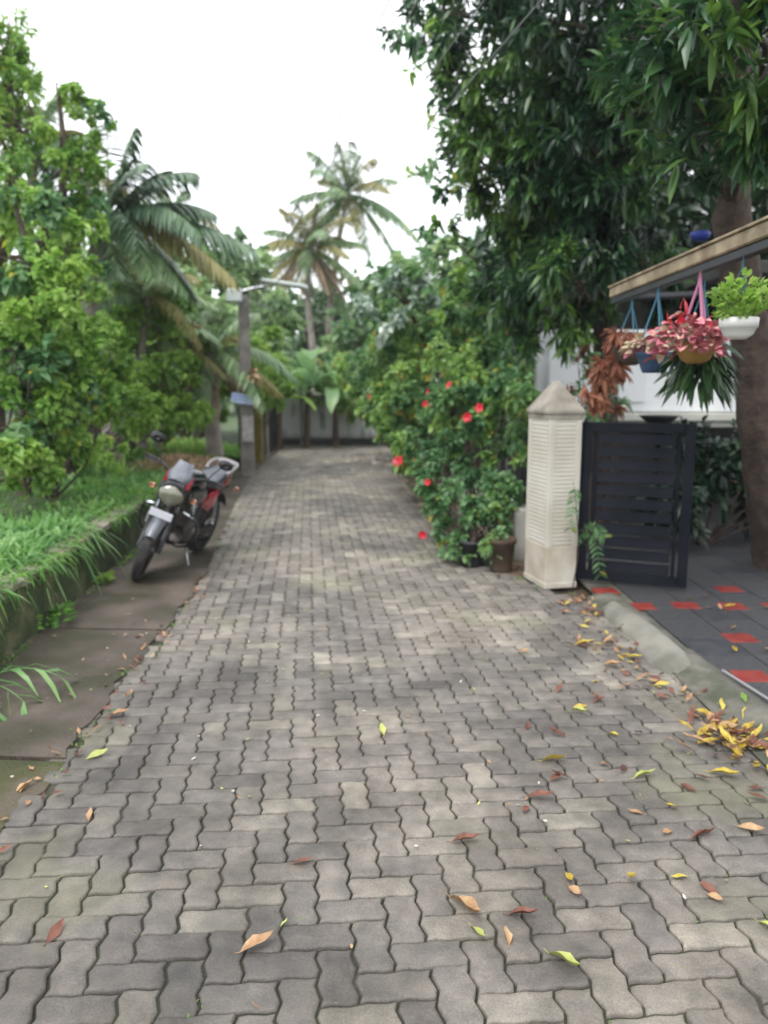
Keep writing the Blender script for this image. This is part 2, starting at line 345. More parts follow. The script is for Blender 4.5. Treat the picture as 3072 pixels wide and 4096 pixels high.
def lathe(mb, prof, c=(0, 0, 0), mi=0, seg=24, axis='z', rot=None, smooth=True):
    V = []; m = len(prof)
    for r, z in prof:
        for k in range(seg):
            a = 2 * math.pi * k / seg; x, y = r * math.cos(a), r * math.sin(a)
            V.append((x, y, z) if axis == 'z' else (z, x, y))
    F = [(i * seg + k, i * seg + (k + 1) % seg, (i + 1) * seg + (k + 1) % seg, (i + 1) * seg + k) for i in range(m - 1) for k in range(seg)]
    if prof[0][0] > 1e-6: F.append(tuple(range(seg))[::-1])
    if prof[-1][0] > 1e-6: F.append(tuple(range((m - 1) * seg, m * seg)))
    V = np.array(V)
    if rot is not None: V = V @ np.array(rot).T
    mb.add(V + np.array(c), F, mi, smooth); return mb

def loft(mb, secs, mi=0, seg=16, smooth=True, p=2.6):
    """secs: list of (centre, half-width x, half-height z) along y; superellipse rings"""
    V = []
    for (cx, cy, cz), a, b in secs:
        for k in range(seg):
            t = 2 * math.pi * k / seg; c, s = math.cos(t), math.sin(t)
            V.append((cx + a * math.copysign(abs(c) ** (2 / p), c), cy, cz + b * math.copysign(abs(s) ** (2 / p), s)))
    m = len(secs); F = [(i * seg + k, i * seg + (k + 1) % seg, (i + 1) * seg + (k + 1) % seg, (i + 1) * seg + k)[::-1] for i in range(m - 1) for k in range(seg)]
    F.append(tuple(range(seg))[::-1]); F.append(tuple(range((m - 1) * seg, m * seg)))
    if secs[0][0][1] < secs[-1][0][1]: F = [f[::-1] for f in F]; F = [f for f in F]
    mb.add(V, F, mi, smooth); return mb

ROWS = {'lance': [(0, .12, 0), (.3, .5, 0), (.65, .42, -.02), (1, 0, -.05)],
        'ovate': [(0, .1, 0), (.3, .5, .02), (.7, .36, 0), (1, 0, -.06)],
        'strap': [(0, .35, 0), (.3, .5, 0), (.6, .42, 0), (.85, .25, 0), (1, 0, 0)],
        'thin': [(0, .4, 0), (.5, .5, 0), (1, 0, 0)],
        'fallen': [(0, .06, .0), (.2, .33, .07), (.45, .5, .10), (.7, .36, .07), (.88, .2, .12), (1, 0, .2)]}
def unit(a): return a / (np.linalg.norm(a, axis=-1, keepdims=True) + 1e-9)
def leaves(mb, base, axis, L, W, shape='lance', fold=.25, droop=.25, mi=0, upj=.5, nrm=None, flat2=False):
    base = np.asarray(base, float); N = len(base); a = unit(np.asarray(axis, float))
    L = np.broadcast_to(np.asarray(L, float), (N,)); W = np.broadcast_to(np.asarray(W, float), (N,))
    up = np.array([0, 0, 1.]) if nrm is None else nrm
    n = unit(up - (a @ np.array([0, 0, 1.]))[:, None] * a + 1e-4) if nrm is None else unit(nrm - np.sum(nrm * a, 1, keepdims=True) * a)
    n = unit(n + upj * rng.normal(size=(N, 3))); n = unit(n - np.sum(n * a, 1, keepdims=True) * a); s = np.cross(a, n)
    rows = ROWS[shape]; K = len(rows); V = []
    for i, (y, hw, z) in enumerate(rows):
        mid = base + a * (L * y)[:, None] + n * (L * z)[:, None]; mid = mid - np.array([0, 0, 1.]) * (droop * L * y * y)[:, None]
        if i == K - 1: V.append(mid)
        else:
            e = n * (fold * W * hw)[:, None]
            V += [mid - s * (W * hw)[:, None] + e, mid + s * (W * hw)[:, None] + e] if flat2 else [mid - s * (W * hw)[:, None] + e, mid, mid + s * (W * hw)[:, None] + e]
    c = 2 if flat2 else 3; nv = c * (K - 1) + 1
    A = np.stack(V, 1).reshape(-1, 3); q = []; t = []
    for i in range(K - 2):
        for k in range(c - 1): q.append((i * c + k, i * c + k + 1, (i + 1) * c + k + 1, (i + 1) * c + k))
    i = K - 2
    for k in range(c - 1): t.append((i * c + k, i * c + k + 1, nv - 1))
    off = (np.arange(N) * nv)[:, None, None]
    n0 = mb.n; mb.V.append(A)
    if q: mb.F.setdefault((4, mi, True), []).append((np.array(q)[None] + off).reshape(-1, 4) + n0)
    mb.F.setdefault((3, mi, True), []).append((np.array(t)[None] + off).reshape(-1, 3) + n0)
    mb.n += len(A); return mb

def rdir(n):
    return unit(rng.normal(size=(n, 3)))
def crown(mb, blobs, L, W, shape='ovate', cov=1.0, whorl=8, droop=.3, hang=0., mi=0, mats=1, fold=.25, clump=14, cr=.36, small=False):
    """blobs: (x,y,z,r[,cov]); leaves sit in whorls on twigs, twigs in clumps spread through each blob"""
    for b in blobs:
        x, y, z, r = b[:4]; cv = cov * (b[4] if len(b) > 4 else 1)
        nl = int(cv * 12.6 * r * r / (.5 * L * W)); nc = max(5, int(clump * (r / .8) ** 1.2))
        d = rdir(nc); rad = r * (.35 + .6 * rng.random(nc) ** .6); cc = np.array([x, y, z]) + d * rad[:, None] * np.array([1, 1, .85])
        nt_ = max(nc, nl // whorl); ci = rng.integers(0, nc, nt_)
        csz = r * cr * (.55 + .9 * rng.random(nc))
        td = rdir(nt_); tp = cc[ci] + td * (csz[ci] * (.25 + .75 * rng.random(nt_) ** .5))[:, None]
        out_ = unit(.6 * td + .5 * unit(tp - np.array([x, y, z])) + np.array([0, 0, .15 - hang]) + .25 * rng.normal(size=(nt_, 3)))
        k = rng.integers(0, nt_, nl) if False else np.repeat(np.arange(nt_), whorl)
        m = len(k); ax = unit(out_[k] * (.45 + .4 * rng.random(m))[:, None] + unit(rng.normal(size=(m, 3))) * .8 + np.array([0, 0, -hang * .8]))
        bp = tp[k] - out_[k] * (rng.random(m) * L * .8)[:, None] + ax * L * .1
        s = .65 + .6 * rng.random(m)
        if mats > 1:
            mm = (ci[k] * 7 % 10) / 10
            for q in range(mats):
                sel = (np.floor(mm * mats) == q)
                if sel.sum(): leaves(mb, bp[sel], ax[sel], (L * s)[sel], (W * s)[sel], shape, fold, droop, mi + q, flat2=small)
        else: leaves(mb, bp, ax, L * s, W * s, shape, fold, droop, mi, flat2=small)
    return mb

def tag(o, label=None, cat=None, group=None, kind=None):
    if label: o['label'] = label
    if cat: o['category'] = cat
    if group: o['group'] = group
    if kind: o['kind'] = kind
    return o
def empty(name, loc, label=None, cat=None, group=None, rz=0):
    o = bpy.data.objects.new(name, None); C.objects.link(o); o.location = loc; o.rotation_euler = (0, 0, rz)
    o.empty_display_size = .2
    return tag(o, label, cat, group)
PT = math.radians(9.3)
def at(u, v, Y):
    """a point of the place, Y metres ahead, from a reading of the survey picture (1659 x 2212)"""
    x = (u - 829.5) / 1661; s = -(v - 1106) / 1661
    d = (x, math.cos(PT) + s * math.sin(PT), -math.sin(PT) + s * math.cos(PT)); t = Y / d[1]
    return (d[0] * t, Y, 1.6 + d[2] * t)
def blobs(lst):
    return [(*at(b[0], b[1], b[2]), *b[3:]) for b in lst]
def local(bl, o): return [(b[0] - o[0], b[1] - o[1], b[2] - o[2], *b[3:]) for b in bl]

def tree(name, label, base, trunk, crownargs, leafmats, cat='tree', group=None, limbs=True, bark='bark', trunkname='trunk', **kw):
    """thing with trunk (limbs inside) and crown; trunk: list of (x,y,z,r) world"""
    o = empty(name, base, label, cat, group); b = np.array(base)
    if trunk:
        t = MB(); tube(t, [np.array(p[:3]) - b for p in trunk], [p[3] for p in trunk], seg=10, n=4, wob=.12)
        if limbs:
            top = trunk[-1]; mid = trunk[len(trunk) // 2]
            for bl in crownargs:
                e = np.array(bl[:3]); st = min((np.array(p[:3]) for p in trunk[1:]), key=lambda q: np.linalg.norm(q - e) + max(0, q[2] - e[2]))
                r0 = .35 * max(.012, trunk[-1][3]) + .012 * bl[3]
                m_ = (st + e) / 2 + np.array([0, 0, .1]) + rng.normal(size=3) * .08
                tube(t, [st - b, m_ - b, e - b], [r0 * 1.5, r0, r0 * .4], seg=6, n=3)
                for q in range(3):
                    f = e + rdir(1)[0] * bl[3] * .8; tube(t, [m_ * .3 + e * .7 - b, f - b], [r0 * .5, r0 * .12], seg=4)
        t.build(trunkname, bark, o)
    c = MB(); crown(c, local(crownargs, b), mats=len(leafmats), **kw); c.build('crown', leafmats, o)
    return o

# ================================================================== SETTING
def poly_inside(x, y, poly):
    ins = False; j = len(poly) - 1
    for i in range(len(poly)):
        xi, yi = poly[i]; xj, yj = poly[j]
        if (yi > y) != (yj > y) and x < (xj - xi) * (y - yi) / (yj - yi) + xi: ins = not ins
        j = i
    return ins
LEFT = [(-1.42, -.5), (-1.42, 2.6), (-1.44, 3.2), (-1.49, 4.0), (-1.5, 4.8), (-1.53, 5.7), (-1.6, 6.6), (-1.8, 8), (-2.1, 10.5), (-2.42, 13), (-2.5, 15), (-2.75, 21.2)]
RIGHT = [(.2, 21.2), (.3, 17), (.42, 13), (.56, 10.8), (.85, 8), (1.08, 6.7), (1.3, 6.0), (1.62, 5.6), (1.66, 5.0), (1.70, 4.2), (1.76, 3.6), (1.9, 3.0), (2.1, 2), (2.3, -.5)]
LANE = LEFT + RIGHT

g = MB()
xs = np.linspace(-90, 90, 60); ys = np.linspace(-40, 160, 60); gx, gy = np.meshgrid(xs, ys)
gz = -.07 + 0 * gx; V = np.stack([gx, gy, gz], -1).reshape(-1, 3)
F = [(j * 60 + i, j * 60 + i + 1, (j + 1) * 60 + i + 1, (j + 1) * 60 + i) for j in range(59) for i in range(59)]
g.add(V, F); tag(g.build('ground', 'ground'), kind='structure')
g = MB(); g.add([(x, y, -.0125) for x, y in LANE], [tuple(range(len(LANE)))[::-1]]); tag(g.build('lane_bed', 'joint'), kind='structure')

# interlocking zigzag pavers in herringbone
def pavers():
    mb = MB(); w_ = .105; rot = R(5.5); cs, sn = math.cos(rot), math.sin(rot); A = .06
    def tri(t): t = t % 1.0; return 4 * t if t < .25 else (2 - 4 * t if t < .75 else 4 * t - 4)
    def out(cx, cy, hor, sub):
        lx, ly = (2, 1) if hor else (1, 2); pts = []
        for k in range(lx * sub): pts.append((cx + k / sub, cy))
        for k in range(ly * sub): pts.append((cx + lx, cy + k / sub))
        for k in range(lx * sub): pts.append((cx + lx - k / sub, cy + ly))
        for k in range(ly * sub): pts.append((cx, cy + ly - k / sub))
        return pts, (cx + lx / 2, cy + ly / 2)
    V = []; groups = {}
    for gx in range(-52, 52):
        for gy in range(-14, 215):
            m = (gx - gy) % 4
            if m == 0: hor, cx, cy = True, gx, gy
            elif m == 3: hor, cx, cy = False, gx, gy
            else: continue
            wx, wy = (cx + .9) * w_, (cy + .9) * w_; X = wx * cs - wy * sn; Y = wx * sn + wy * cs
            if Y < -.3 or Y > 21.15: continue
            if not poly_inside(X, Y, LANE): continue
            sub = 8 if Y < 7 else 4
            pts, c = out(cx, cy, hor, sub); P = np.array(pts, float)
            D = np.stack([P[:, 0] + A * 1.25 * np.array([tri(q) for q in P[:, 1]]), P[:, 1] + A * .55 * np.array([tri(q) for q in P[:, 0]])], 1)
            cc = np.array(c); rings = []
            tx, ty, dz = rng.normal() * .016, rng.normal() * .016, float(np.clip(rng.normal() * .0026, -.005, .005))
            jr = rng.normal() * .012
            for ins, z in ((.03, -.03), (.035, -.007), (.065, -.002), (.13, 0.0)):
                q = D - cc; ll = np.abs(q); hx, hy = (1, .5) if hor else (.5, 1)
                q = q * np.array([1 - ins / hx, 1 - ins / hy]); q = np.stack([q[:, 0] - jr * q[:, 1], q[:, 1] + jr * q[:, 0]], 1)
                Z = z + dz + q[:, 0] * tx * w_ + q[:, 1] * ty * w_; q = (q + cc) * w_
                rings.append(np.stack([q[:, 0] * cs - q[:, 1] * sn, q[:, 0] * sn + q[:, 1] * cs, Z], 1))
            n = len(P); F4 = np.array([(r * n + k, r * n + (k + 1) % n, (r + 1) * n + (k + 1) % n, (r + 1) * n + k) for r in range(3) for k in range(n)])
            b0 = mb.n; mb.V.append(np.concatenate(rings)); mb.n += 4 * n
            mb.F.setdefault((4, 0, True), []).append(F4 + b0)
            mb.F.setdefault((n, 0, True), []).append(np.arange(3 * n, 4 * n)[None] + b0)
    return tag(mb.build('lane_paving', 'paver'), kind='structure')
pavers()

def sheet(pl, pr, name, m, z0, z1=None, nx=14, ny=60, amp=.01, seed=0, kind='structure', skirt=True):
    """a strip of ground between two polylines given at matching y, slightly uneven"""
    yl = [p[1] for p in pl]; xl = [p[0] for p in pl]; xr = [p[0] for p in pr]; yr = [p[1] for p in pr]
    zl = [p[2] if len(p) > 2 else z0 for p in pl]; zr = [p[2] if len(p) > 2 else (z1 if z1 is not None else z0) for p in pr]
    ys = np.linspace(yl[0], yl[-1], ny); V = []; rr = np.random.default_rng(seed); ph = rr.random(8) * 6
    for y in ys:
        a = np.interp(y, yl, xl); b = np.interp(y, yr, xr); za = np.interp(y, yl, zl); zb = np.interp(y, yr, zr)
        for i in range(nx):
            t = i / (nx - 1); x = a + (b - a) * t
            h = amp * (math.sin(x * 2.1 + ph[0] + y * .7) + math.sin(y * 1.7 + ph[1]) + .6 * math.sin(x * 5 + y * 3.3 + ph[2])) / 2
            V.append((x, y, za + (zb - za) * t + h))
    F = [(j * nx + i, j * nx + i + 1, (j + 1) * nx + i + 1, (j + 1) * nx + i) for j in range(ny - 1) for i in range(nx - 1)]
    mb = MB(); mb.add(V, F, 0, True); return tag(mb.build(name, m), kind=kind)

# left pavement of drain slabs
WB = [(-2.2, -.5), (-2.2, 2.5), (-2.22, 4.24), (-2.27, 5.13), (-2.36, 6.3), (-2.55, 8.2), (-2.66, 10.5), (-2.72, 11.8)]   # foot of the retaining wall
def wallx(y): return float(np.interp(y, [p[1] for p in WB], [p[0] for p in WB]))
def lanex(y): return float(np.interp(y, [p[1] for p in LEFT], [p[0] for p in LEFT]))
pm = MB(); edges = [-.4, .5, 1.35, 2.2, 3.12, 4.08, 4.88, 5.72, 6.6]
for i in range(len(edges) - 1):
    a, b = edges[i] + .008, edges[i + 1] - .012; nx, ny = 10, 12; z = .016 + rng.normal() * .005; tl = rng.normal() * .012; V = []
    sk = .05
    for j in range(ny):
        for k in range(nx):
            t = k / (nx - 1); y = a + (b - a) * j / (ny - 1) + sk * (1 - t) * 1.2
            x = wallx(y) - .03 + (lanex(y) + .045 + .02 * math.sin(y * 9) + .012 * math.sin(y * 31) - wallx(y) + .03) * t
            ed = min(j, ny - 1 - j, (nx - 1 - k) * 1.0)
            V.append((x, y, z + tl * (y - a) - (.012 if ed < 1 else 0) + .003 * math.sin(x * 7 + y * 5)))
    F = [(j * nx + k, j * nx + k + 1, (j + 1) * nx + k + 1, (j + 1) * nx + k) for j in range(ny - 1) for k in range(nx - 1)]
    n0 = len(V); ring = [j * nx + nx - 1 for j in range(ny)]; 
    for q in (list(range(nx)), [(ny - 1) * nx + k for k in range(nx)], ring):
        s0 = len(V); V += [(V[i2][0], V[i2][1], -.05) for i2 in q]
        F += [(q[e], q[e + 1], s0 + e + 1, s0 + e) for e in range(len(q) - 1)]
    pm.add(V, F, 1 if i in (0, 2, 3) else 0, False)
tag(pm.build('pavement', ['slab', 'slabmoss']), kind='structure')
sheet([(wallx(y) - .05, y) for y in (6.6, 8, 10, 12, 14, 16, 21.2)], [(lanex(y) + .05, y) for y in (6.6, 8, 10, 12, 14, 16, 21.2)], 'verge', 'slab', .008, amp=.008, ny=80)
# retaining wall on the left
rw = MB(); prof = lambda h: [(0, -.06), (0, h - .05), (-.02, h - .045), (.012, h - .04), (.012, h), (-.13, h + .012), (-.20, h - .02), (-.20, -.06)]
ys = np.linspace(-.5, 11.2, 160); V = []; P0 = prof(.42); m = len(P0)
for y in ys:
    h = .42 + .012 * math.sin(y * 1.3) + rng.normal() * .003
    for (dx, z) in prof(h): V.append((wallx(y) + dx + rng.normal() * .004, y, z + rng.normal() * .003))
F = []; Fc = []
for j in range(len(ys) - 1):
    for k in range(m - 1): (Fc if k in (2, 3, 4, 5) else F).append((j * m + k, (j + 1) * m + k, (j + 1) * m + k + 1, j * m + k + 1))
F += [tuple(range(m)), tuple(range((len(ys) - 1) * m, len(ys) * m))[::-1]]
rw.add(V, F, 0); rw.add(V, Fc, 1)
o = rw.build('retaining_wall', ['mosswall', 'copestone']); tag(o, 'low mossy retaining wall with pale top edge holding up the grass bank', 'wall')
# end of the wall sloping down toward the lamp pole
rw = MB()
for k in range(7):
    f = k / 7; box(rw, (-2.85 + .012 * k, 11.35 + .33 * k, .19 - .5 * .05 * k), (.2 - .002 * k, .32, .44 - .05 * k), 0, bev=.02)
tag(rw.build('stepped_wall_end', 'mosswall'), 'mossy stub of wall stepping down beside the concrete lamp pole', 'wall')

# grass bank surface
sheet([(-14, y, .9 if y > 5 else .7) for y in (-.5, 3, 6, 9, 12, 15, 24)], [(x, y, z) for x, y, z in ((-2.36, -.5, .40), (-2.4, 3, .40), (-2.48, 6, .41), (-2.75, 9, .42), (-3.0, 12, .36), (-2.95, 15, .2), (-3.0, 24, .2))], 'grass_bank', 'ground', .5, amp=.06, nx=30)
sheet([(.2, y) for y in (3, 6, 9, 21)], [(12, y) for y in (3, 6, 9, 21)], 'yard_ground', 'soil', -.045, amp=.005)
sheet([(.2 if y > 20 else .40 if y > 16 else .42 if y > 12 else .55 if y > 9.9 else .8 if y > 7.5 else 1.05, y) for y in (6.35, 8, 10, 13, 17, 21)], [(1.7, y) for y in (6.35, 8, 10, 13, 17, 21)], 'planting_bed', 'soil', .004, .03, amp=.01)

# driveway with grey tiles and red insets
dv = MB(); T = .328
dv.add([(1.62, 1.5, .012), (6, 1.5, .012), (6, 9.0, .012), (1.62, 9.0, .012)], [(0, 1, 2, 3)], 3)
for i in range(13):
    for j in range(22):
        x = 1.86 + T * i; y = 1.9 + T * j
        if y > 8.9: continue
        mi_ = 0
        if (i * 5 + j * 3) % 11 == 2: mi_ = 2
        if x < 1.9 and y < 3.2: pass
        box(dv, (x + .16, y, .018 + rng.normal() * .0006), (T - .008, T - .008, .02), mi_, bev=.002)
reds = [(1.86, 5.38), (2.19, 5.40), (2.52, 5.38), (2.85, 5.38), (2.25, 4.67), (2.02, 4.02), (1.72, 5.8), (2.7, 5.85)]
for x, y in reds: box(dv, (x, y, .0245), (.185, .17, .012), 1, rz=rng.normal() * .03, bev=.002)
tag(dv.build('driveway', ['tile', 'redtile', 'blacktile', 'kerb']), kind='structure')
# kerb between lane and driveway
kb = MB(); path = [(1.62, 5.7), (1.66, 5.0), (1.71, 4.2), (1.78, 3.5), (1.93, 2.9), (2.15, 2.0), (2.3, 1.2)]
pp = smoothpath(path, 8); V = []; pr = [(-.07, -.03), (-.06, .012), (0, .034), (.09, .040), (.15, .036), (.16, -.02)]; m = len(pr)
for i, p in enumerate(pp):
    t = pp[min(i + 1, len(pp) - 1)] - pp[max(i - 1, 0)]; t /= np.linalg.norm(t); nn = np.array([-t[1], t[0]])
    for d, z in pr: V.append((*(p + nn * d), z + rng.normal() * .003))
F = [(j * m + k, j * m + k + 1, (j + 1) * m + k + 1, (j + 1) * m + k) for j in range(len(pp) - 1) for k in range(m - 1)]
kb.add(V, F, 0, True); tag(kb.build('kerb', 'kerb'), kind='structure')
kb = MB(); tube(kb, [(1.87, 4.05, .05), (1.96, 3.45, .048), (2.12, 2.9, .046), (2.35, 2.0, .046)], .008, 0, 6)
tag(kb.build('gate_track', 'wire'), 'thin metal gate track bedded along the kerb beside the red tiles', 'metal strip')
# pale concrete ramp over the kerb
rp = MB(); nx, ny = 12, 26; V = []
for j in range(ny):
    y = 4.06 + (5.5 - 4.06) * j / (ny - 1); e = .02 * math.sin(y * 7)
    xl = np.interp(y, [4.06, 4.2, 4.6, 5.1, 5.5], [1.61, 1.56, 1.55, 1.56, 1.58]) + e; xr = np.interp(y, [4.06, 4.3, 5.0, 5.5], [1.76, 1.80, 1.75, 1.67]) + e * .5
    for i in range(nx):
        t = i / (nx - 1); prf = [-.03, .01, .028, .042, .055, .064, .07, .074, .074, .07, .06, -.03][i]
        ed = min(1, (j + .2) / 2, (ny - 1 - j + .2) / 3); V.append((xl + (xr - xl) * t, y + .04 * t, -.02 + (prf + .02) * ed + rng.normal() * .0012))
F = [(j * nx + i, j * nx + i + 1, (j + 1) * nx + i + 1, (j + 1) * nx + i) for j in range(ny - 1) for i in range(nx - 1)]
rp.add(V, F, 0, True); tag(rp.build('kerb_ramp', 'stone'), 'pale smooth concrete ramp laid over the kerb at the driveway mouth', 'ramp')

# walls: far end, left side, right side
fw = MB(); box(fw, (-.6, 21.45, .6), (6.4, .22, 1.4), 0, bev=.02); box(fw, (-.6, 21.45, 1.32), (6.5, .3, .06), 1, bev=.01)
box(fw, (-.6, 21.31, .06), (6.4, .1, .24), 1, bev=.02)
tag(fw.build('end_wall', ['stain', 'darkwall']), 'stained limewashed wall closing the far end of the lane', 'wall')
fw = MB(); box(fw, (-3.02, 18.8, .55), (.2, 4.6, 1.3), 0, bev=.02); 
tag(fw.build('side_wall', 'darkwall'), 'dark stained wall on the left just before the end wall', 'wall')
fw = MB(); box(fw, (-2.72, 16.2, .5), (.34, .4, 1.2), 0, bev=.02); box(fw, (-2.72, 16.2, 1.13), (.4, .46, .07), 0, bev=.01)
tag(fw.build('mossy_gatepost', 'olive'), 'short olive brown mossy gatepost behind the lamp pole', 'post')
fw = MB(); tube(fw, [(-2.66, 17.6, 0), (-2.66, 17.6, 1.5)], .03, 0, 8)
tag(fw.build('thin_post', 'concrete'), 'thin grey post left of the end wall', 'post')
fw = MB(); tube(fw, [(-2.2, 20.6, 0), (-2.2, 20.6, 1.75)], .03, 0, 8)
tag(fw.build('thin_post', 'concrete'), 'thin pale post standing against the end wall', 'post')
fw = MB()
for (x0, y0, x1, y1, h, th, mi_) in ((.42, 21.2, .62, 13.2, .34, .22, 0), (.64, 13.2, 1.0, 8.6, .34, .22, 0), (1.0, 8.6, 1.28, 6.9, .5, .2, 0)):
    c = ((x0 + x1) / 2, (y0 + y1) / 2, h / 2); L_ = math.hypot(x1 - x0, y1 - y0); box(fw, c, (L_, th, h), mi_, rz=math.atan2(y1 - y0, x1 - x0), bev=.015)
tag(fw.build('garden_wall', ['stainlow']), 'low pale plastered wall under the hibiscus bushes', 'wall')
fw = MB()
for k in range(34):
    box(fw, (1.62 - .03 * k * .8, 7.0 + .42 * k, .95), (.07, .05, 1.1), 0, rz=.05, bev=.005)
box(fw, (1.22, 13.9, 1.5), (14.0, .05, .05), 0, rz=R(93.3), bev=.005); box(fw, (1.22, 13.9, .5), (14.0, .05, .05), 0, rz=R(93.3), bev=.005)
tag(fw.build('railing', 'darkmetal'), 'dark metal railing glimpsed through the hibiscus bushes left of the pillar', 'railing')

# ================================================================== GATE AND PILLAR
p = empty('gate_pillar', (1.37, 6.2, 0), 'cream pyramid capped gate pillar with fine horizontal grooves', 'pillar', rz=R(14))
q = MB(); W2, D2 = .27, .40
box(q, (0, 0, .02), (W2 + .012, D2 + .012, .05), 1, bev=.006)
box(q, (0, 0, .19), (W2, D2, .30), 1, bev=.008)
for k in range(31):
    z = .345 + .0325 * k; box(q, (0, 0, z + .0145), (W2 - .014, D2 - .014, .034), 0, bev=.0005)
    box(q, (0, 0, z + .0145), (W2 - .006, D2 - .006, .0285), 0, bev=.005)
for sx in (-1, 1):
    for sy in (-1, 1): box(q, (sx * (W2 / 2 - .022), sy * (D2 / 2 - .022), .84), (.046, .046, 1.02), 0, bev=.004)
q.build('shaft', ['cream', 'creamdirt'], p)
q = MB(); box(q, (0, 0, 1.365), (W2 + .01, D2 + .01, .05), 0, bev=.006); box(q, (0, 0, 1.40), (W2 + .035, D2 + .035, .03), 0, bev=.008)
hx, hy = W2 / 2 + .014, D2 / 2 + .014
q.add([(-hx, -hy, 1.415), (hx, -hy, 1.415), (hx, hy, 1.415), (-hx, hy, 1.415), (-.012, -.03, 1.64), (.012, -.03, 1.64), (.012, .03, 1.64), (-.012, .03, 1.64)],
      [(0, 1, 5, 4), (1, 2, 6, 5), (2, 3, 7, 6), (3, 0, 4, 7), (4, 5, 6, 7)], 0)
q.build('cap', 'capstone', p)

gx0, gy0, gx1, gy1 = 1.57, 6.13, 2.335, 5.82
ga = empty('gate', (gx0, gy0, .05), 'dark navy metal gate leaf with horizontal slats standing ajar', 'gate', rz=math.atan2(gy1 - gy0, gx1 - gx0))
GW = math.hypot(gx1 - gx0, gy1 - gy0) + .02; GH = 1.27
q = MB(); f = .075
for x in (f / 2, GW - f / 2): box(q, (x, 0, GH / 2), (f, .045, GH), 0, bev=.004)
for z in (f / 2, GH - f / 2): box(q, (GW / 2, 0, z), (GW - 2 * f - .001, .045, f), 0, bev=.004)
for x in (f + .035, GW - f - .035): box(q, (x, .012, GH / 2), (.03, .02, GH - 2 * f - .002), 0, bev=.003)
q.build('gate_frame', 'navy', ga)
q = MB(); ns = 11; pz = (GH - 2 * f) / ns
for k in range(ns): box(q, (GW / 2, -.012, f + pz * (k + .5)), (GW - 2 * f - .12, .012, pz * .80), 0, bev=.003, R3=Matrix.Rotation(R(-14), 3, 'X'))
q.build('slats', 'navy', ga)
for k in range(2): q = MB(); tube(q, [(-.035, 0, .2 + .85 * k), (-.035, 0, .3 + .85 * k)], .014, 0, 8); box(q, (-.012, 0, .25 + .85 * k), (.04, .02, .03), 0); q.build('hinge', 'darkmetal', ga)

# ================================================================== HOUSE behind the gate
h = empty('house', (4.5, 9.8, 0), 'white house wall with cream ledge seen above the dark gate', 'house')
q = MB(); box(q, (-1.0, .0, 1.78), (3.2, .14, 1.0), 0, bev=.01); box(q, (-1.85, -.11, 1.84), (1.22, .10, .88), 0, bev=.01)
q.build('parapet', 'white', h)
q = MB(); box(q, (-1.0, -.06, 1.22), (3.3, .4, .10), 0, bev=.015); box(q, (-1.0, -.02, 1.13), (3.25, .28, .075), 0, bev=.01); q.build('ledge', 'ledge', h)
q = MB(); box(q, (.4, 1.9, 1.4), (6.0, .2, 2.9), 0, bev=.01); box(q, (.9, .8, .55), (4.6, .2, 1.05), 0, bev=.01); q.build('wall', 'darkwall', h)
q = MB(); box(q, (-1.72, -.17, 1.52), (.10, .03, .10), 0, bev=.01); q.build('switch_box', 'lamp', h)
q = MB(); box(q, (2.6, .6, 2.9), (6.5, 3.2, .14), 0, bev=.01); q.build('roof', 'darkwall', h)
q = MB()
for k in range(3): box(q, (1.9 + k * .7, -.3, 2.0), (.5, .05, 1.5), 0, bev=.01)
q.build('window', 'white', h)
# bowl planter on the ledge
b = empty('bowl_planter', (2.95, 8.3, 1.10), 'dark shallow bowl planter on a stand above the gate', 'planter')
q = MB(); lathe(q, [(.05, .02), (.03, .05), (.03, .07), (.11, .10), (.19, .17), (.21, .19), (.18, .18), (.08, .12), (0, .11)]); q.build('bowl', 'blackpot', b)
q = MB(); tube(q, [(0, 0, -1.05), (0, 0, .03)], .035, 0, 8); q.build('stand', 'darkmetal', b)
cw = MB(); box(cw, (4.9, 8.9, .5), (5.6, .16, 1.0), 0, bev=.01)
tag(cw.build('added_yard_wall', 'darkwall'), 'near black wall added to make the yard behind the gate dark', 'wall')  # wall added and coloured near black to darken the yard

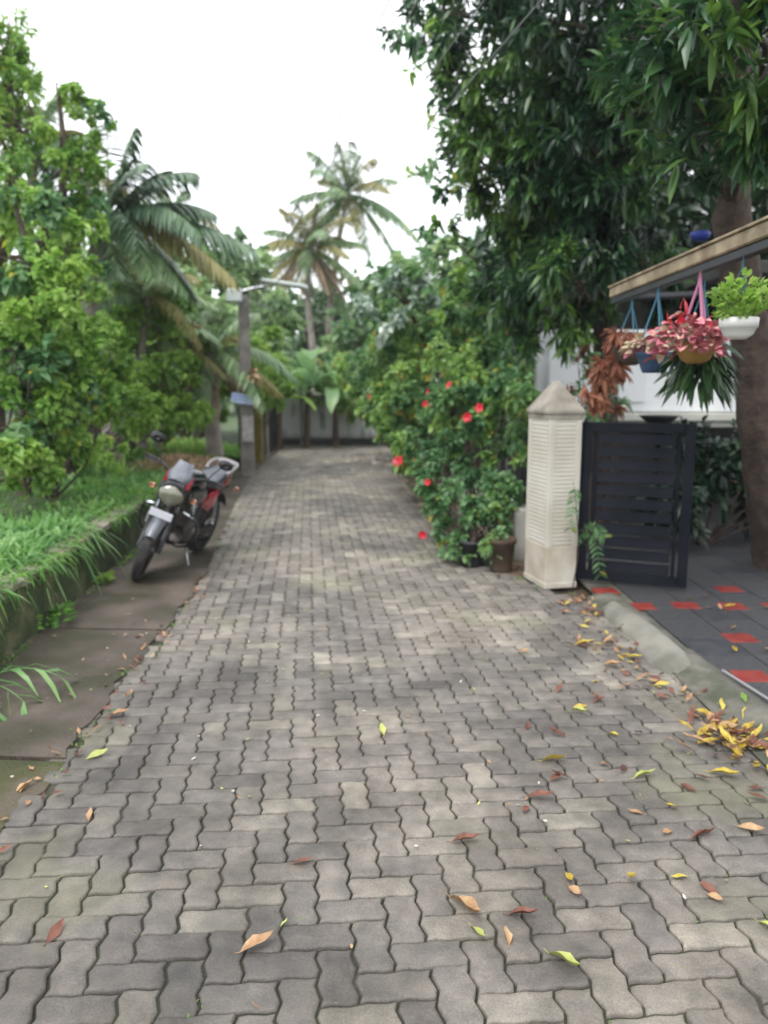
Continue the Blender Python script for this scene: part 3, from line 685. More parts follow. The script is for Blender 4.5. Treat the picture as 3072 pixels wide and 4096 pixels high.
# ================================================================== BEAM AND HANGING POTS
bm = empty('pergola_beam', (1.68, 4.9, 2.17), 'weathered timber beam over the driveway carrying hanging pots', 'beam')
q = MB(); V = []
for (a, d_) in ((0, 0),):
    box(q, (0, -.75, .10), (.07, 3.3, .07), 0, bev=.008)
    box(q, (.0, -.75, .142), (.09, 3.32, .014), 0, bev=.004)
q.build('timber', 'wood', bm)
q = MB(); box(q, (.0, -.75, .04), (.05, 3.28, .045), 0, bev=.006); q.build('steel_rail', 'darkmetal', bm)
q = MB(); tube(q, [(.03, .75, .05), (.9, .85, .1), (2.4, .9, .1)], .025, 0, 8); tube(q, [(.03, -2.2, .05), (1.5, -2.2, .1)], .025, 0, 8); q.build('bracket', 'darkmetal', bm)
def hpot(name, label, x, y, ztop, r, potm, cordm, zbeam=2.18, shape='bowl', cords=3, cr=.004):
    o = empty(name, (x, y, ztop), label, 'hanging pot', 'pots hanging from the timber beam')
    q = MB()
    if shape == 'bowl': pr = [(0, -r * 1.12), (.42 * r, -r * 1.1), (.76 * r, -.88 * r), (.94 * r, -.5 * r), (r, -.04), (1.03 * r, 0), (.97 * r, .004), (.9 * r, -.03), (0, -.035)]
    else: pr = [(0, -r * 1.1), (.6 * r, -r * 1.1), (.7 * r, -r * .9), (.95 * r, -.2 * r), (1.04 * r, 0), (.96 * r, 0), (.9 * r, -.03), (0, -.03)]
    lathe(q, pr, seg=32); q.build('pot', potm, o)
    q = MB()
    for k in range(cords):
        a = 2 * math.pi * k / cords + .5; tube(q, [(.98 * r * math.cos(a), .98 * r * math.sin(a), -.01), (.05 * r * math.cos(a), .05 * r * math.sin(a), zbeam - ztop - .06), (0, 0, zbeam - ztop)], cr, 0, 6)
    q.build('hanger', cordm, o); return o
o = hpot('hanging_pot', 'white bowl pot of lime green herb hanging nearest the camera', 1.60, 3.56, 1.90, .082, 'whitepot', 'bluecord', cr=.002)
q = MB(); n = 420; a = rng.random(n) * 6.28; rr = .085 * rng.random(n) ** .5; hh = rng.random(n) ** .8 * .19
bs = np.stack([rr * np.cos(a) * (1 + hh * 3), rr * np.sin(a) * (1 + hh * 3), hh * (1.1 - (rr / .12) ** 2) - .01], 1)
leaves(q, bs, np.stack([np.cos(a), np.sin(a), .4 + .6 * rng.random(n)], 1) + .5 * rng.normal(size=(n, 3)), .035, .024, 'ovate', .2, .1)
for k in range(40):
    a_ = rng.random() * 6.28; r_ = rng.random() * .06; tube(q, [(r_ * math.cos(a_), r_ * math.sin(a_), -.02), (1.6 * r_ * math.cos(a_), 1.6 * r_ * math.sin(a_), .08 + .1 * rng.random())], .0015, 0, 4)
q.build('plant', 'lime', o)
o = hpot('hanging_pot', 'ochre pot overflowing with pink and red leaves on pink cords', 1.62, 4.08, 1.82, .095, 'ochrepot', 'pinkcord', cr=.007)
q = MB(); n = 210; a = rng.random(n) * 6.28; rr = .17 * rng.random(n) ** .5
bs = np.stack([rr * np.cos(a) - .05, rr * np.sin(a), .05 + .12 * (1 - (rr / .17) ** 2) * rng.random(n) - .8 * rr * rng.random(n)], 1)
leaves(q, bs, np.stack([np.cos(a), np.sin(a), .2 + .3 * rng.random(n)], 1) + .4 * rng.normal(size=(n, 3)), .06, .055, 'ovate', .25, .3, 0)
leaves(q, bs[:40] + [0, 0, .01], rdir(40), .05, .05, 'ovate', .25, .3, 1)
leaves(q, bs[:14] * [.7, .7, 1] + [-.02, 0, .05], np.stack([rng.normal(size=14) * .4, rng.normal(size=14) * .4, np.ones(14)], 1), .08, .045, 'ovate', .2, 0, 2)
q.build('plant', ['pinkpetal', 'palepetal', 'redpetal'], o)
o = hpot('hanging_pot', 'blue pot with cream and pink leaves on dark blue cords', 1.63, 4.72, 1.80, .11, 'bluepot', 'bluecord', shape='cup', cr=.005)
q = MB(); n = 110; a = rng.random(n) * 6.28; rr = .15 * rng.random(n) ** .5
bs = np.stack([rr * np.cos(a) - .02, rr * np.sin(a), .03 + .09 * (1 - (rr / .17) ** 2) * rng.random(n) - .3 * rr * rng.random(n)], 1)
leaves(q, bs, np.stack([np.cos(a), np.sin(a), .2 + .3 * rng.random(n)], 1) + .4 * rng.normal(size=(n, 3)), .055, .05, 'ovate', .25, .3, 0)
leaves(q, bs[:30], rdir(30), .06, .05, 'ovate', .25, .3, 1)
q.build('plant', ['palepetal', 'pinkpetal'], o)
o = hpot('hanging_pot', 'hanging pot of rust brown foliage farthest along the beam', 1.66, 5.3, 1.86, .11, 'terra', 'bluecord', cr=.004)
q = MB(); crown(q, [(0, 0, .05, .17), (-.1, .05, -.12, .15), (-.22, .1, -.3, .15)], .07, .025, 'lance', cov=.7, hang=.5)
q.build('plant', 'brownleaf', o)
o = hpot('hanging_pot', 'hanging pot with large dark green drooping lance leaves', 1.74, 4.32, 1.82, .10, 'blackpot', 'bluecord', cr=.003)
q = MB(); n = 170; a = rng.random(n) * 6.28
bs = np.stack([.09 * np.cos(a), .09 * np.sin(a), -.22 * rng.random(n) + .02], 1)
leaves(q, bs, np.stack([np.cos(a), np.sin(a), -.9 + .7 * rng.random(n)], 1) + .3 * rng.normal(size=(n, 3)), .15, .032, 'lance', .25, .45)
q.build('plant', 'shade', o)
o = hpot('hanging_pot', 'hanging pot of lime leaves cut off by the right picture edge', 1.86, 3.42, 1.95, .085, 'whitepot', 'bluecord', cr=.002)
q = MB(); crown(q, [(0, 0, .06, .1)], .035, .024, 'ovate', cov=1.2); q.build('plant', 'lime', o)
# small blue plastic thing above the beam
q = MB(); lathe(q, [(.03, 0), (.06, .02), (.065, .05), (.055, .055), (.05, .02), (0, .01)], seg=20)
o = q.build('blue_bucket', 'blue', loc=at(1512, 520, 5.2)); tag(o, 'small blue plastic tub hooked in the dark tree above the beam', 'tub')

# ================================================================== POTS AT THE PILLAR
def floorpot(name, label, loc, r, hgt, m, sm='soil'):
    o = empty(name, loc, label, 'pot', 'plant pots beside the cream pillar'); q = MB()
    lathe(q, [(r * .72, 0), (r * .8, hgt * .1), (r * .98, hgt * .85), (r * 1.08, hgt * .87), (r * 1.1, hgt), (r * .98, hgt), (r * .94, hgt * .9)], seg=28); q.build('pot', m, o)
    q = MB(); lathe(q, [(r * .96, hgt * .89), (0, hgt * .91)], seg=20); q.build('soil', sm, o); return o
floorpot('plant_pot', 'black plastic pot with a bush growing in it by the pillar', (.80, 6.78, .0), .13, .24, 'blackpot')
floorpot('plant_pot', 'brown terracotta pot right beside the cream pillar', (1.02, 6.55, .0), .12, .30, 'terra')

# ================================================================== HIBISCUS HEDGE
def bush(name, label, base, bl, mats, L, W, cov=1.0, flowers=(), group=None, **kw):
    o = empty(name, base, label, 'bush', group); b = np.array(base, float)
    q = MB()
    for e in bl:
        e_ = np.array(e[:3]) - b
        for k in range(3):
            m_ = e_ * .5 + rng.normal(size=3) * .08; f_ = e_ + rdir(1)[0] * e[3] * .6
            tube(q, [rng.normal(size=3) * (.03, .03, 0), m_, f_], [.014, .009, .003], seg=5, n=3)
    q.build('stems', 'bark', o)
    q = MB(); crown(q, local(bl, b), L, W, cov=cov, mats=len(mats), **kw); q.build('foliage', mats, o)
    for fp, s in flowers:
        fp0 = np.array(fp); fp = fp0 + (np.array([0, 0, 1.6]) - fp0) * (.34 / np.linalg.norm(fp0))
        fq = MB(); d = np.array(fp) - b; tube(fq, [fp0 - b + [.1, .1, -.05], (fp0 - b + d) / 2 + [0, 0, .02], d], .004, 1, 5, n=3); f0 = unit(np.array([-.5 - d[0] * .0, -1, .15]) + rng.normal(size=3) * .3)
        a_ = np.cross(f0, [0, 0, 1]); a_ /= np.linalg.norm(a_); c_ = np.cross(a_, f0)
        an = np.arange(5) * 1.2566 + rng.random() * 6; ax = f0 * .45 + np.cos(an)[:, None] * a_ + np.sin(an)[:, None] * c_
        leaves(fq, np.repeat(d[None], 5, 0), ax, s * .62, s * .6, 'ovate', .15, .05, nrm=np.repeat(f0[None], 5, 0), upj=.1)
        tube(fq, [d, d + f0 * s * .6], s * .03, 0, 5)
        fq.build('flower', ['redpetal', 'bark'], o)
    return o
HG = 'hibiscus bushes along the right side of the lane'
B = blobs([(985, 1120, 7.0, .28), (1040, 1080, 7.0, .30), (960, 1040, 7.4, .26), (1085, 1120, 6.8, .22), (1010, 1165, 6.9, .2), (965, 1150, 7.0, .17), (1095, 1060, 7.0, .2), (1000, 1190, 6.75, .13), (1080, 1170, 6.5, .14), (960, 1185, 6.9, .12), (930, 1110, 7.3, .16)])
bush('hibiscus_bush', 'dark green bush growing out of the black pot', (.80, 6.78, .2), B, ['hib', 'hib', 'cool'], .07, .045, 1.0,
     [(at(913, 1154, 6.95), .075), (at(925, 1041, 7.3), .065)], HG)
B = blobs([(1000, 960, 8.2, .42), (1060, 900, 8.0, .42), (1085, 980, 7.8, .3), (985, 880, 8.6, .4), (1100, 850, 7.6, .33), (940, 1000, 8.6, .33), (915, 950, 9, .33), (1030, 1010, 7.8, .25)])
bush('hibiscus_bush', 'tall bush with red flowers just left of the cream pillar', (1.0, 8.0, .02), B, ['hib', 'hibl', 'cool', 'hib'], .075, .05, .95,
     [(at(1036, 881, 7.6), .085), (at(1010, 901, 7.7), .09), (at(972, 832, 8.2), .08)], HG)
B = blobs([(880, 960, 10.6, .45), (920, 900, 10.3, .5), (890, 840, 10.5, .5), (850, 860, 11, .4), (960, 830, 9.8, .5), (850, 900, 11.2, .42), (1010, 800, 9.4, .5)])
bush('hibiscus_bush', 'broad leaning bush with one low red flower over the wall end', (.75, 10.4, .02), B, ['hib', 'hibl', 'hibl'], .085, .06, .95,
     [(at(862, 996, 10.3), .15), (at(920, 873, 9.8), .09), (at(926, 846, 9.8), .06)], HG)
B = blobs([(850, 800, 13, .62), (900, 740, 12.6, .65), (825, 870, 13.5, .42), (845, 910, 13, .35), (960, 740, 12, .65), (840, 790, 14, .45), (870, 870, 12.6, .45), (1010, 730, 11, .6)])
bush('hibiscus_bush', 'yellow green bush with orange red flowers farther up the lane', (.62, 12.8, .02), B, ['hibl', 'hibl', 'hib'], .1, .07, .9,
     [(at(823, 903, 12.6), .11), (at(800, 855, 13), .08)], HG)
B = blobs([(800, 840, 17, .5), (760, 800, 17.5, .5), (790, 770, 17, .5), (830, 790, 16.5, .6), (775, 860, 18, .35), (790, 890, 16.5, .35), (860, 750, 16, .6), (820, 870, 16, .45)])
bush('hibiscus_bush', 'light green bush leaning over the lane near the end wall', (.35, 16.6, .02), B, ['hibl', 'hib'], .12, .085, .9, group=HG)
B = blobs([(930, 680, 13, .7), (1000, 660, 12, .7), (880, 660, 14, .7), (1060, 700, 10.5, .6), (1070, 800, 9.2, .5), (1050, 620, 11.5, .6)])
tree('small_tree', 'mid green leafy tree rising behind the flowering bushes', (1.35, 12, 0), [(1.35, 12, 0, .06), (1.4, 12, 1.5, .05), (1.3, 12, 2.6, .03)], B, ['hib', 'cool', 'hib', 'hibl'], L=.13, W=.08, cov=1.0)
B = blobs([(905, 600, 16, .35), (960, 600, 14, .5), (860, 610, 17, .3)])
B = blobs([(800, 640, 12, .26), (850, 625, 12, .32), (800, 690, 12, .25), (890, 600, 11.6, .32), (775, 665, 12.4, .2), (850, 690, 11.6, .3), (925, 650, 11, .25), (830, 720, 11.8, .2)])
tree('glint_leaved_tree', 'tree with leaf glints painted in as pale leaves above the far bushes', (1.0, 12, 0), [(1.0, 12, 0, .06), (.9, 12, 1.6, .05), (.4, 12, 2.7, .03)], B, ['silver', 'silver', 'hib'], L=.11, W=.085, cov=.85)  # pale leaf colour paints in the blurred glints on the foliage
# banana-like lime leaves at the right skyline
def banana(name, label, base, n, L, ang, mats=('banana',), seed=0, lean=(0, 0), hgt=1.6, cat='banana plant', grp='banana plants near the end of the lane'):
    o = empty(name, base, label, cat, grp); q = MB(); r_ = np.random.default_rng(seed)
    tube(q, [(0, 0, 0), (lean[0] * .4, lean[1] * .4, hgt * .5), (lean[0], lean[1], hgt)], [.10, .08, .05], seg=10, n=3); q.build('stem', 'terra', o)
    for k in range(n):
        a = ang[k % len(ang)] + r_.normal() * .2; el = .5 + .95 * r_.random(); l_ = L * (.75 + .45 * r_.random()); W_ = l_ * .18
        ax = np.array([math.cos(a) * math.cos(el), math.sin(a) * math.cos(el), math.sin(el)]); dr = .35 + .5 * r_.random()
        s = np.cross(ax, [0, 0, 1]); s /= np.linalg.norm(s); V = []; m = 14
        for i in range(m):
            t = i / (m - 1); c = np.array([lean[0], lean[1], hgt - .1]) + ax * l_ * t * (1 - .12 * t) - np.array([0, 0, dr * l_ * t ** 2.1])
            wv = W_ * .5 * (0.08 if t < .12 else math.sin(math.pi * min(1, (t - .08) / .94)) ** .55 if t < 1 else .0)
            tr_ = .72 + .4 * r_.random(2)
            for sg in (-1, -.5, 0, .5, 1):
                V.append(c + s * wv * sg * (tr_[int(sg > 0)] if abs(sg) == 1 else 1) + np.array([0, 0, abs(sg) * wv * .25 + (.02 * r_.normal() * abs(sg))]))
        F = [(i * 5 + j, i * 5 + j + 1, (i + 1) * 5 + j + 1, (i + 1) * 5 + j) for i in range(m - 1) for j in range(4)]
        lq = MB(); lq.add(V, F, 0, True); lq.build('leaf', mats[k % len(mats)], o)
    return o
PI = math.pi
banana('banana_plant', 'tallest banana plant with broad pale green leaves before the end wall', (-2.05, 20.3, 0), 14, 2.6, [-2.9, -.2, 2.2, -1.2, .9, -2.1, 1.6, .3], ('banana',), 3, (.1, 0), 1.6)
banana('banana_plant', 'banana plant with yellowing drooping leaf over the end wall', (-1.3, 20.7, 0), 13, 2.2, [-2.4, -.5, .2, 2.7, -1.4, 1.2, -3.0], ('banana', 'lime', 'palmold', 'banana', 'banana'), 7, (0, -.1), 1.2)
banana('banana_plant', 'shorter banana plant left of the end wall', (-2.7, 19.6, 0), 11, 1.9, [-2.8, -.5, -1.5, .6, 2.4], ('banana', 'lime', 'banana'), 9, (.1, -.1), 1.2)
banana('banana_plant', 'lime green broad leaves standing up on the right skyline', (1.0, 14.2, 0), 6, 1.1, [-1.9, -.9, 1.2], ('lime',), 12, (-.3, 0), 3.0)

bush('wall_creeper', 'green creeper spilling over the top of the end wall', (-.9, 21.2, 1.3), blobs([(660, 855, 21.0, .28), (700, 850, 21.0, .3), (740, 870, 21.0, .34), (770, 890, 21.0, .3), (720, 835, 21.1, .3)]), ['hibl', 'lime'], .12, .09, .9)
# ================================================================== RIGHT TREES
B = blobs([(960, 30, 9, .5, .7), (1060, 70, 8.5, .85), (1180, 120, 8, .9), (1300, 60, 7.6, .95), (1010, 170, 9, .42, .7), (1100, 240, 8.5, .7), (1210, 280, 8, .85), (1330, 250, 7.6, .8),
           (1040, 330, 8.8, .42, .8), (1120, 400, 8.5, .6), (1230, 440, 8, .75), (1340, 420, 7.6, .6), (1100, 520, 8.8, .5), (1200, 580, 8, .6), (1140, 650, 8.4, .42), (1230, 690, 8, .42), (1300, 540, 8, .5), (1290, 650, 8.2, .4), (1400, 560, 8.6, .5),
           (1130, 750, 8.2, .3), (1060, 600, 9.2, .4)])
B2 = [*blobs([(1250, 610, 6.9, .3), (1200, 560, 7.1, .36), (1285, 575, 6.6, .26)]), (2.9, 5.6, 5.8, 1.3), (3.4, 3.8, 5.4, 1.2), (4.9, 5.5, 5.6, 1.4)]
TB = (2.6, 8.9, 0)
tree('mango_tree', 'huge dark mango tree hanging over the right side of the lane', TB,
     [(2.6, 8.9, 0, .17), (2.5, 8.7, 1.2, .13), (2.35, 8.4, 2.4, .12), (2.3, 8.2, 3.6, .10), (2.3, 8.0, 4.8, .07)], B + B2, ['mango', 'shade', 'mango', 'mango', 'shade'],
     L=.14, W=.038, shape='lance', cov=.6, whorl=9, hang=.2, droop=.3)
# ragged, airy outer edge against the sky
B = blobs([(915, 110, 10, .45), (890, 40, 10, .42), (975, 300, 9.6, .35), (990, 420, 9.4, .38), (960, 500, 9.6, .3), (985, 560, 9.6, .38), (935, 230, 9.8, .25), (905, 400, 10, .22), (1000, 650, 9.4, .4), (950, 340, 9.8, .24)])
tree('jackfruit_tree', 'airy small leaved tree edge sparkling against the white sky', (1.9, 10.6, 0), [(1.9, 10.6, 0, .11), (1.8, 10.3, 2.5, .09), (1.5, 10.0, 4.2, .06), (1.0, 9.9, 5.2, .03)], B, ['cool', 'mango', 'bright'],
     L=.12, W=.06, cov=.26, whorl=6, clump=18, cr=.3)
# near right tree with big whorled leaves
B = blobs([(1430, 190, 5.0, .34), (1520, 120, 4.7, .42), (1620, 70, 4.5, .42), (1600, 210, 4.6, .38), (1530, 270, 4.8, .28), (1470, 60, 5.2, .4), (1650, 290, 4.6, .25), (1420, 300, 5.3, .2, .7), (1540, 380, 4.9, .13), (1380, 100, 5.6, .35), (1700, 150, 4.5, .5), (1560, 0, 4.6, .4)])
tk = [(*at(1700, 1210, 6.6), .27), (*at(1668, 1050, 6.5), .22), (*at(1640, 900, 6.4), .17), (*at(1622, 740, 6.3), .155), (*at(1600, 600, 6.2), .15), (*at(1578, 440, 6.1), .14), (*at(1575, 300, 6.0), .12), (*at(1590, 120, 5.7), .09), (*at(1600, -60, 5.4), .06)]
tree('leaning_tree', 'thick brown trunked tree with whorls of long leaves beside the driveway', tk[0][:3], tk, B, ['whorl', 'whorl', 'mango'],
     L=.165, W=.043, shape='lance', cov=.42, whorl=9, hang=-.05, droop=.3, clump=10)
# deep shade trees behind the house and yard
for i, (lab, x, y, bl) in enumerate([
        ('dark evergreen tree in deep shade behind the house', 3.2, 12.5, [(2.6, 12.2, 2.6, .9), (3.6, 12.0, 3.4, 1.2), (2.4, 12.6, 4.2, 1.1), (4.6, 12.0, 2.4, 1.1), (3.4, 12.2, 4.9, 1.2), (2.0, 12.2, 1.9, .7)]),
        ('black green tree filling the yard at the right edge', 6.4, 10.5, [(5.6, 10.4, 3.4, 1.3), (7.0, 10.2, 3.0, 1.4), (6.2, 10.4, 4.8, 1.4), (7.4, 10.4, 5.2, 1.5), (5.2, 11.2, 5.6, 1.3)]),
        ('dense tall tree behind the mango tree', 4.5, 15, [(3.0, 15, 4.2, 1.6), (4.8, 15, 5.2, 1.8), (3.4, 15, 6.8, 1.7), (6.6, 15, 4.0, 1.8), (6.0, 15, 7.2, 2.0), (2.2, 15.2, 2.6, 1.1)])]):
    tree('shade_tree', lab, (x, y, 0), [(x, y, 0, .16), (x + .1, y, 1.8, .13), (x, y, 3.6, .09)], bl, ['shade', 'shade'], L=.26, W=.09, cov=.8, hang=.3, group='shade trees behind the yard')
# near-black shrubs added to darken the space right of the gate
bush('added_yard_shrub', 'near black shrub added to darken the space right of the open gate', (3.2, 7.6, 0), [(2.9, 7.5, .5, .45), (3.5, 7.6, .7, .5), (3.1, 7.8, 1.0, .35), (4.1, 7.8, .6, .55), (4.7, 7.8, .9, .6)], ['shade'], .14, .05, .9)
# variegated white/rust plant between pillar and house
B = blobs([(1265, 860, 7.4, .2), (1300, 800, 7.5, .22), (1290, 890, 7.2, .16), (1325, 870, 7.4, .15), (1260, 780, 7.5, .15)])
bush('croton_shrub', 'rust and white leaved shrub between the pillar and the white wall', (1.95, 7.2, 0), B, ['brownleaf', 'silver', 'cool'], .11, .035, .55)
# sprigs by gate
sp = empty('climbing_sprig', (1.50, 5.93, .02), 'thin plant with feathery dark green leaves in front of the gate hinge', 'plant')
q = MB(); tube(q, [(0, 0, 0), (.03, 0, .3), (.0, -.02, .62), (-.03, 0, .85)], [.006, .005, .004, .002], 0, 5, n=4); q.build('stem', 'bark', sp)
for (p0, p1, p2) in (((.0, 0, .8), (-.03, -.03, .7), (-.05, -.05, .48)), ((.03, 0, .34), (.13, -.04, .42), (.20, -.05, .12)), ((.03, 0, .4), (.12, -.05, .5), (.22, -.06, .42))):
    c = np.array(smoothpath([p0, p1, p2], 9)); q = MB(); tube(q, c, .002, 0, 4)
    d = np.gradient(c, axis=0); d = unit(d); s = unit(np.cross(d, [0, -1, 0.1]))
    for sg in (-1, 1): leaves(q, c[2:], d[2:] * .5 + sg * s[2:], .065, .022, 'lance', .1, .2)
    q.build('frond', 'cool', sp)

# ================================================================== PALMS
def frond(mb, base, a, el, L, droop, n=26, ll=.22, lw=.035, mi=0, hangl=.5, r_=None):
    r_ = r_ or rng; ax = np.array([math.cos(a) * math.cos(el), math.sin(a) * math.cos(el), math.sin(el)])
    t = np.linspace(0, 1, n); c = np.array(base) + ax * (L * t * (1 - .1 * t))[:, None] - np.array([0, 0, 1.]) * (droop * L * t ** 2.2)[:, None]
    tube(mb, c[::2], [max(.004, .022 * L * (1 - q) ** 1.2 * .5) for q in t[::2]], mi, 4)
    d = unit(np.gradient(c, axis=0)); s = unit(np.cross(d, [0, 0, 1.]))
    tt = np.linspace(.12, 1, int(n * 1.8)); ci = np.stack([np.interp(tt, t, c[:, k]) for k in range(3)], 1); di = np.stack([np.interp(tt, t, d[:, k]) for k in range(3)], 1); si = np.stack([np.interp(tt, t, s[:, k]) for k in range(3)], 1)
    pl = ll * L * (np.sin(np.pi * (.12 + .8 * tt)) ** .7)
    for sg in (-1, 1):
        ax_ = di * .55 + sg * si * (1 - .2 * hangl) + np.array([0, 0, -hangl]) + .08 * r_.normal(size=di.shape)
        leaves(mb, ci, ax_, pl * (.85 + .3 * r_.random(len(pl))), lw * L * .6, 'thin', 0, .35, mi, upj=.2, flat2=True)
    return mb
def palm(name, label, trunk, fr, mats, L, group=None, dead=0, bark='palmbark', tr0=.12, ll=.2, cat='palm tree'):
    base = trunk[0]; b = np.array(base); o = empty(name, base, label, cat, group)
    q = MB(); rr = [tr0 * (1 - .35 * i / (len(trunk) - 1)) for i in range(len(trunk))]
    tube(q, [np.array(p) - b for p in trunk], rr, seg=10, n=6, wob=.08); q.build('trunk', bark, o)
    top = np.array(trunk[-1]) - b
    for f in fr:
        a, el, s, dr, mi = f; q = MB(); frond(q, top, a, el, L * s, dr, ll=ll); q.build('frond', mats[mi], o)
    for k in range(dead):
        a = k * 6.28 / dead + rng.normal() * .2; q = MB(); frond(q, top - [0, 0, .1], a, -.7 + .2 * rng.random(), L * (.5 + .2 * rng.random()), .35, mi=0, hangl=.9, ll=ll * .8); q.build('dead_frond', 'dead', o)
    return o
CP = 'coconut palms against the sky'
def fan(n, e0, e1, m=(0,), s=(.85, 1.1), d=(.35, .7), a0=0, seed=1):
    r_ = np.random.default_rng(seed)
    return [(a0 + 2.4 * k + r_.normal() * .15, e0 + (e1 - e0) * (k / (n - 1)), s[0] + (s[1] - s[0]) * r_.random(), d[0] + (d[1] - d[0]) * r_.random() * (1.3 - k / n), m[k % len(m)]) for k in range(n)]
palm('coconut_palm', 'taller coconut palm at the centre with upright green crown', [(-1.5, 27, 0), (-1.9, 27, 3), (-1.55, 27, 6.2), tuple(np.array(at(752, 420, 27)))],
     fan(24, -.55, 1.5, (0, 0, 1, 0), (.8, 1.05), (.22, .45), .3, 4), ['palm', 'palmold'], 2.6, CP, tr0=.13)
palm('coconut_palm', 'coconut palm left of the tallest one with brown dead fronds', [(-2.2, 25.5, 0), (-2.3, 25.5, 2.6), (-2.45, 25.5, 4.4), tuple(np.array(at(668, 535, 25.5)))],
     fan(24, -.5, 1.45, (0, 1, 0, 1), (.8, 1.05), (.25, .5), 1.2, 8), ['palm', 'palmold'], 2.45, CP, dead=14, tr0=.13)
palm('coconut_palm', 'small distant coconut palm crown on the left skyline', [(-5.9, 22, 0), (-5.8, 22, 3), tuple(at(365, 470, 22))],
     fan(15, -.3, 1.3, (0, 0, 1), (.8, 1.0), (.3, .6), .6, 5), ['palm', 'palmold'], 1.9, CP, tr0=.12)
palm('coconut_palm', 'dark leaning coconut palm on the left with long yellow tipped fronds', [(-4.05, 11.4, .4), (-3.95, 11.3, 1.6), (-4.15, 11.1, 2.8), tuple(at(235, 470, 11))],
     [(.25, .15, 1.25, .30, 2), (.0, .75, 1.05, .30, 0), (.5, .9, .9, .25, 0), (-.4, .35, 1.0, .5, 0), (1.2, 1.1, .9, .2, 0), (2.4, .9, .8, .4, 0), (3.0, .5, .8, .4, 0), (-1.6, .5, .8, .6, 0), (-2.4, 1.0, .9, .4, 0), (-.9, -.2, .9, .4, 1), (3.6, -.1, .8, .5, 0), (.9, -.1, .9, .5, 0), (-1.0, .1, .9, .5, 0), (.1, 1.3, 1.0, .2, 0), (1.7, 1.4, 1.0, .15, 0), (-2.0, .1, .9, .5, 0), (2.9, -.1, .9, .5, 0), (-.6, .9, .9, .35, 0), (.35, .45, 1.0, .3, 0), (-1.2, -.4, .9, .3, 0), (-.2, -.5, .8, .3, 1), (1.9, .2, .9, .5, 0), (-.1, -.1, 1.1, .35, 3)],
     ['palmdark', 'palm', 'palmdark', 'palmold'], 1.75, 'leaning palms on the left bank', bark='palmbark', tr0=.16, ll=.24)
palm('small_palm', 'short stocky palm with a skirt of dead fronds beside the lamp pole', [(-3.15, 14.4, .2), (-3.2, 14.4, .9), tuple(at(455, 760, 14.4))],
     fan(18, -.35, 1.35, (0, 0, 1, 0), (.75, 1.05), (.3, .6), 2.2, 9), ['palm', 'palmold'], 1.75, dead=7, tr0=.17)
palm('small_palm', 'pale feathery palm rising above the shrubs behind the leaning palm', [(-4.1, 13.2, .4), (-4.2, 13.2, 1.4), tuple(at(320, 640, 13.2))],
     fan(16, -.2, 1.3, (0, 0, 1, 0), (.8, 1.1), (.3, .6), 1, 21), ['palm', 'palmold'], 1.6, tr0=.1)
palm('small_palm', 'feathery palm tangled in the tall greenery at the upper left', [(-5.2, 11.5, .4), (-5.3, 11.5, 2.4), tuple(at(75, 330, 11.5))],
     fan(16, -.2, 1.3, (0, 0, 1, 0), (.8, 1.1), (.3, .6), 2, 22), ['palm', 'palmold'], 1.7, tr0=.1)
palm('small_palm', 'young palm with pale arching fronds left of the dead frond skirt', [(-4.0, 13.6, .4), (-4.0, 13.6, .8), tuple(at(350, 740, 13.6))],
     fan(11, -.1, 1.2, (0, 1, 0), (.8, 1.1), (.4, .7), 4, 15), ['palm', 'palmold'], 1.2, tr0=.09)

# ================================================================== LEFT VEGETATION
B = blobs([(20, 60, 10, .4, .5), (-30, 160, 10, .6), (50, 210, 10, .4, .7), (10, 330, 9.5, .5), (-40, 420, 9.5, .7), (60, 150, 10.5, .3, .5), (-10, 90, 9.8, .45), (30, 260, 9.6, .45), (15, 120, 10, .35)])
tree('roadside_tree', 'yellow green tree reaching up at the left picture edge', (-5.0, 9.9, .5), [(-5.0, 9.9, .5, .13), (-4.9, 9.9, 2.4, .11), (-4.6, 9.8, 3.6, .09), (-4.4, 9.8, 4.4, .06)], B, ['bright', 'lime', 'bright'], L=.075, W=.03, cov=.5, whorl=6)
B = blobs([(175, 215, 10, .3, .7), (165, 290, 10, .36), (185, 350, 9.8, .26), (150, 390, 9.6, .38), (165, 460, 9.4, .36), (130, 520, 9.2, .4), (185, 560, 9.4, .3), (150, 620, 9.2, .4), (195, 250, 10, .26), (190, 400, 9.8, .3), (110, 440, 9.4, .35), (140, 190, 10, .22)])
tree('vine_covered_tree', 'slender tree column smothered in bright green creeper', (-3.9, 9.4, .5), [(-3.9, 9.4, .5, .1), (-3.9, 9.4, 2.4, .08), (-3.85, 9.8, 4.2, .05), (-3.9, 9.9, 5.0, .02)], B, ['bright', 'lime', 'bright', 'cool'], L=.07, W=.045, cov=.65)
B = blobs([(40, 430, 8, .4), (90, 490, 7.9, .42), (20, 560, 7.6, .5), (110, 590, 7.8, .42), (60, 660, 7.5, .5), (140, 690, 7.8, .36), (20, 760, 7.2, .5), (110, 780, 7.4, .42), (60, 860, 7.1, .4), (150, 860, 7.6, .32), (10, 960, 6.8, .34), (80, 970, 7.2, .3), (150, 960, 7.8, .3)])
tree('creeper_mound', 'great mound of broad leaved creeper at the left edge', (-3.6, 7.6, .5), [(-3.6, 7.6, .5, .07), (-3.5, 7.7, 1.8, .06), (-3.4, 7.7, 2.8, .04)], B, ['bright', 'bright', 'cool', 'lime'], cat='creeper', trunkname='stem', L=.09, W=.075, cov=.9)
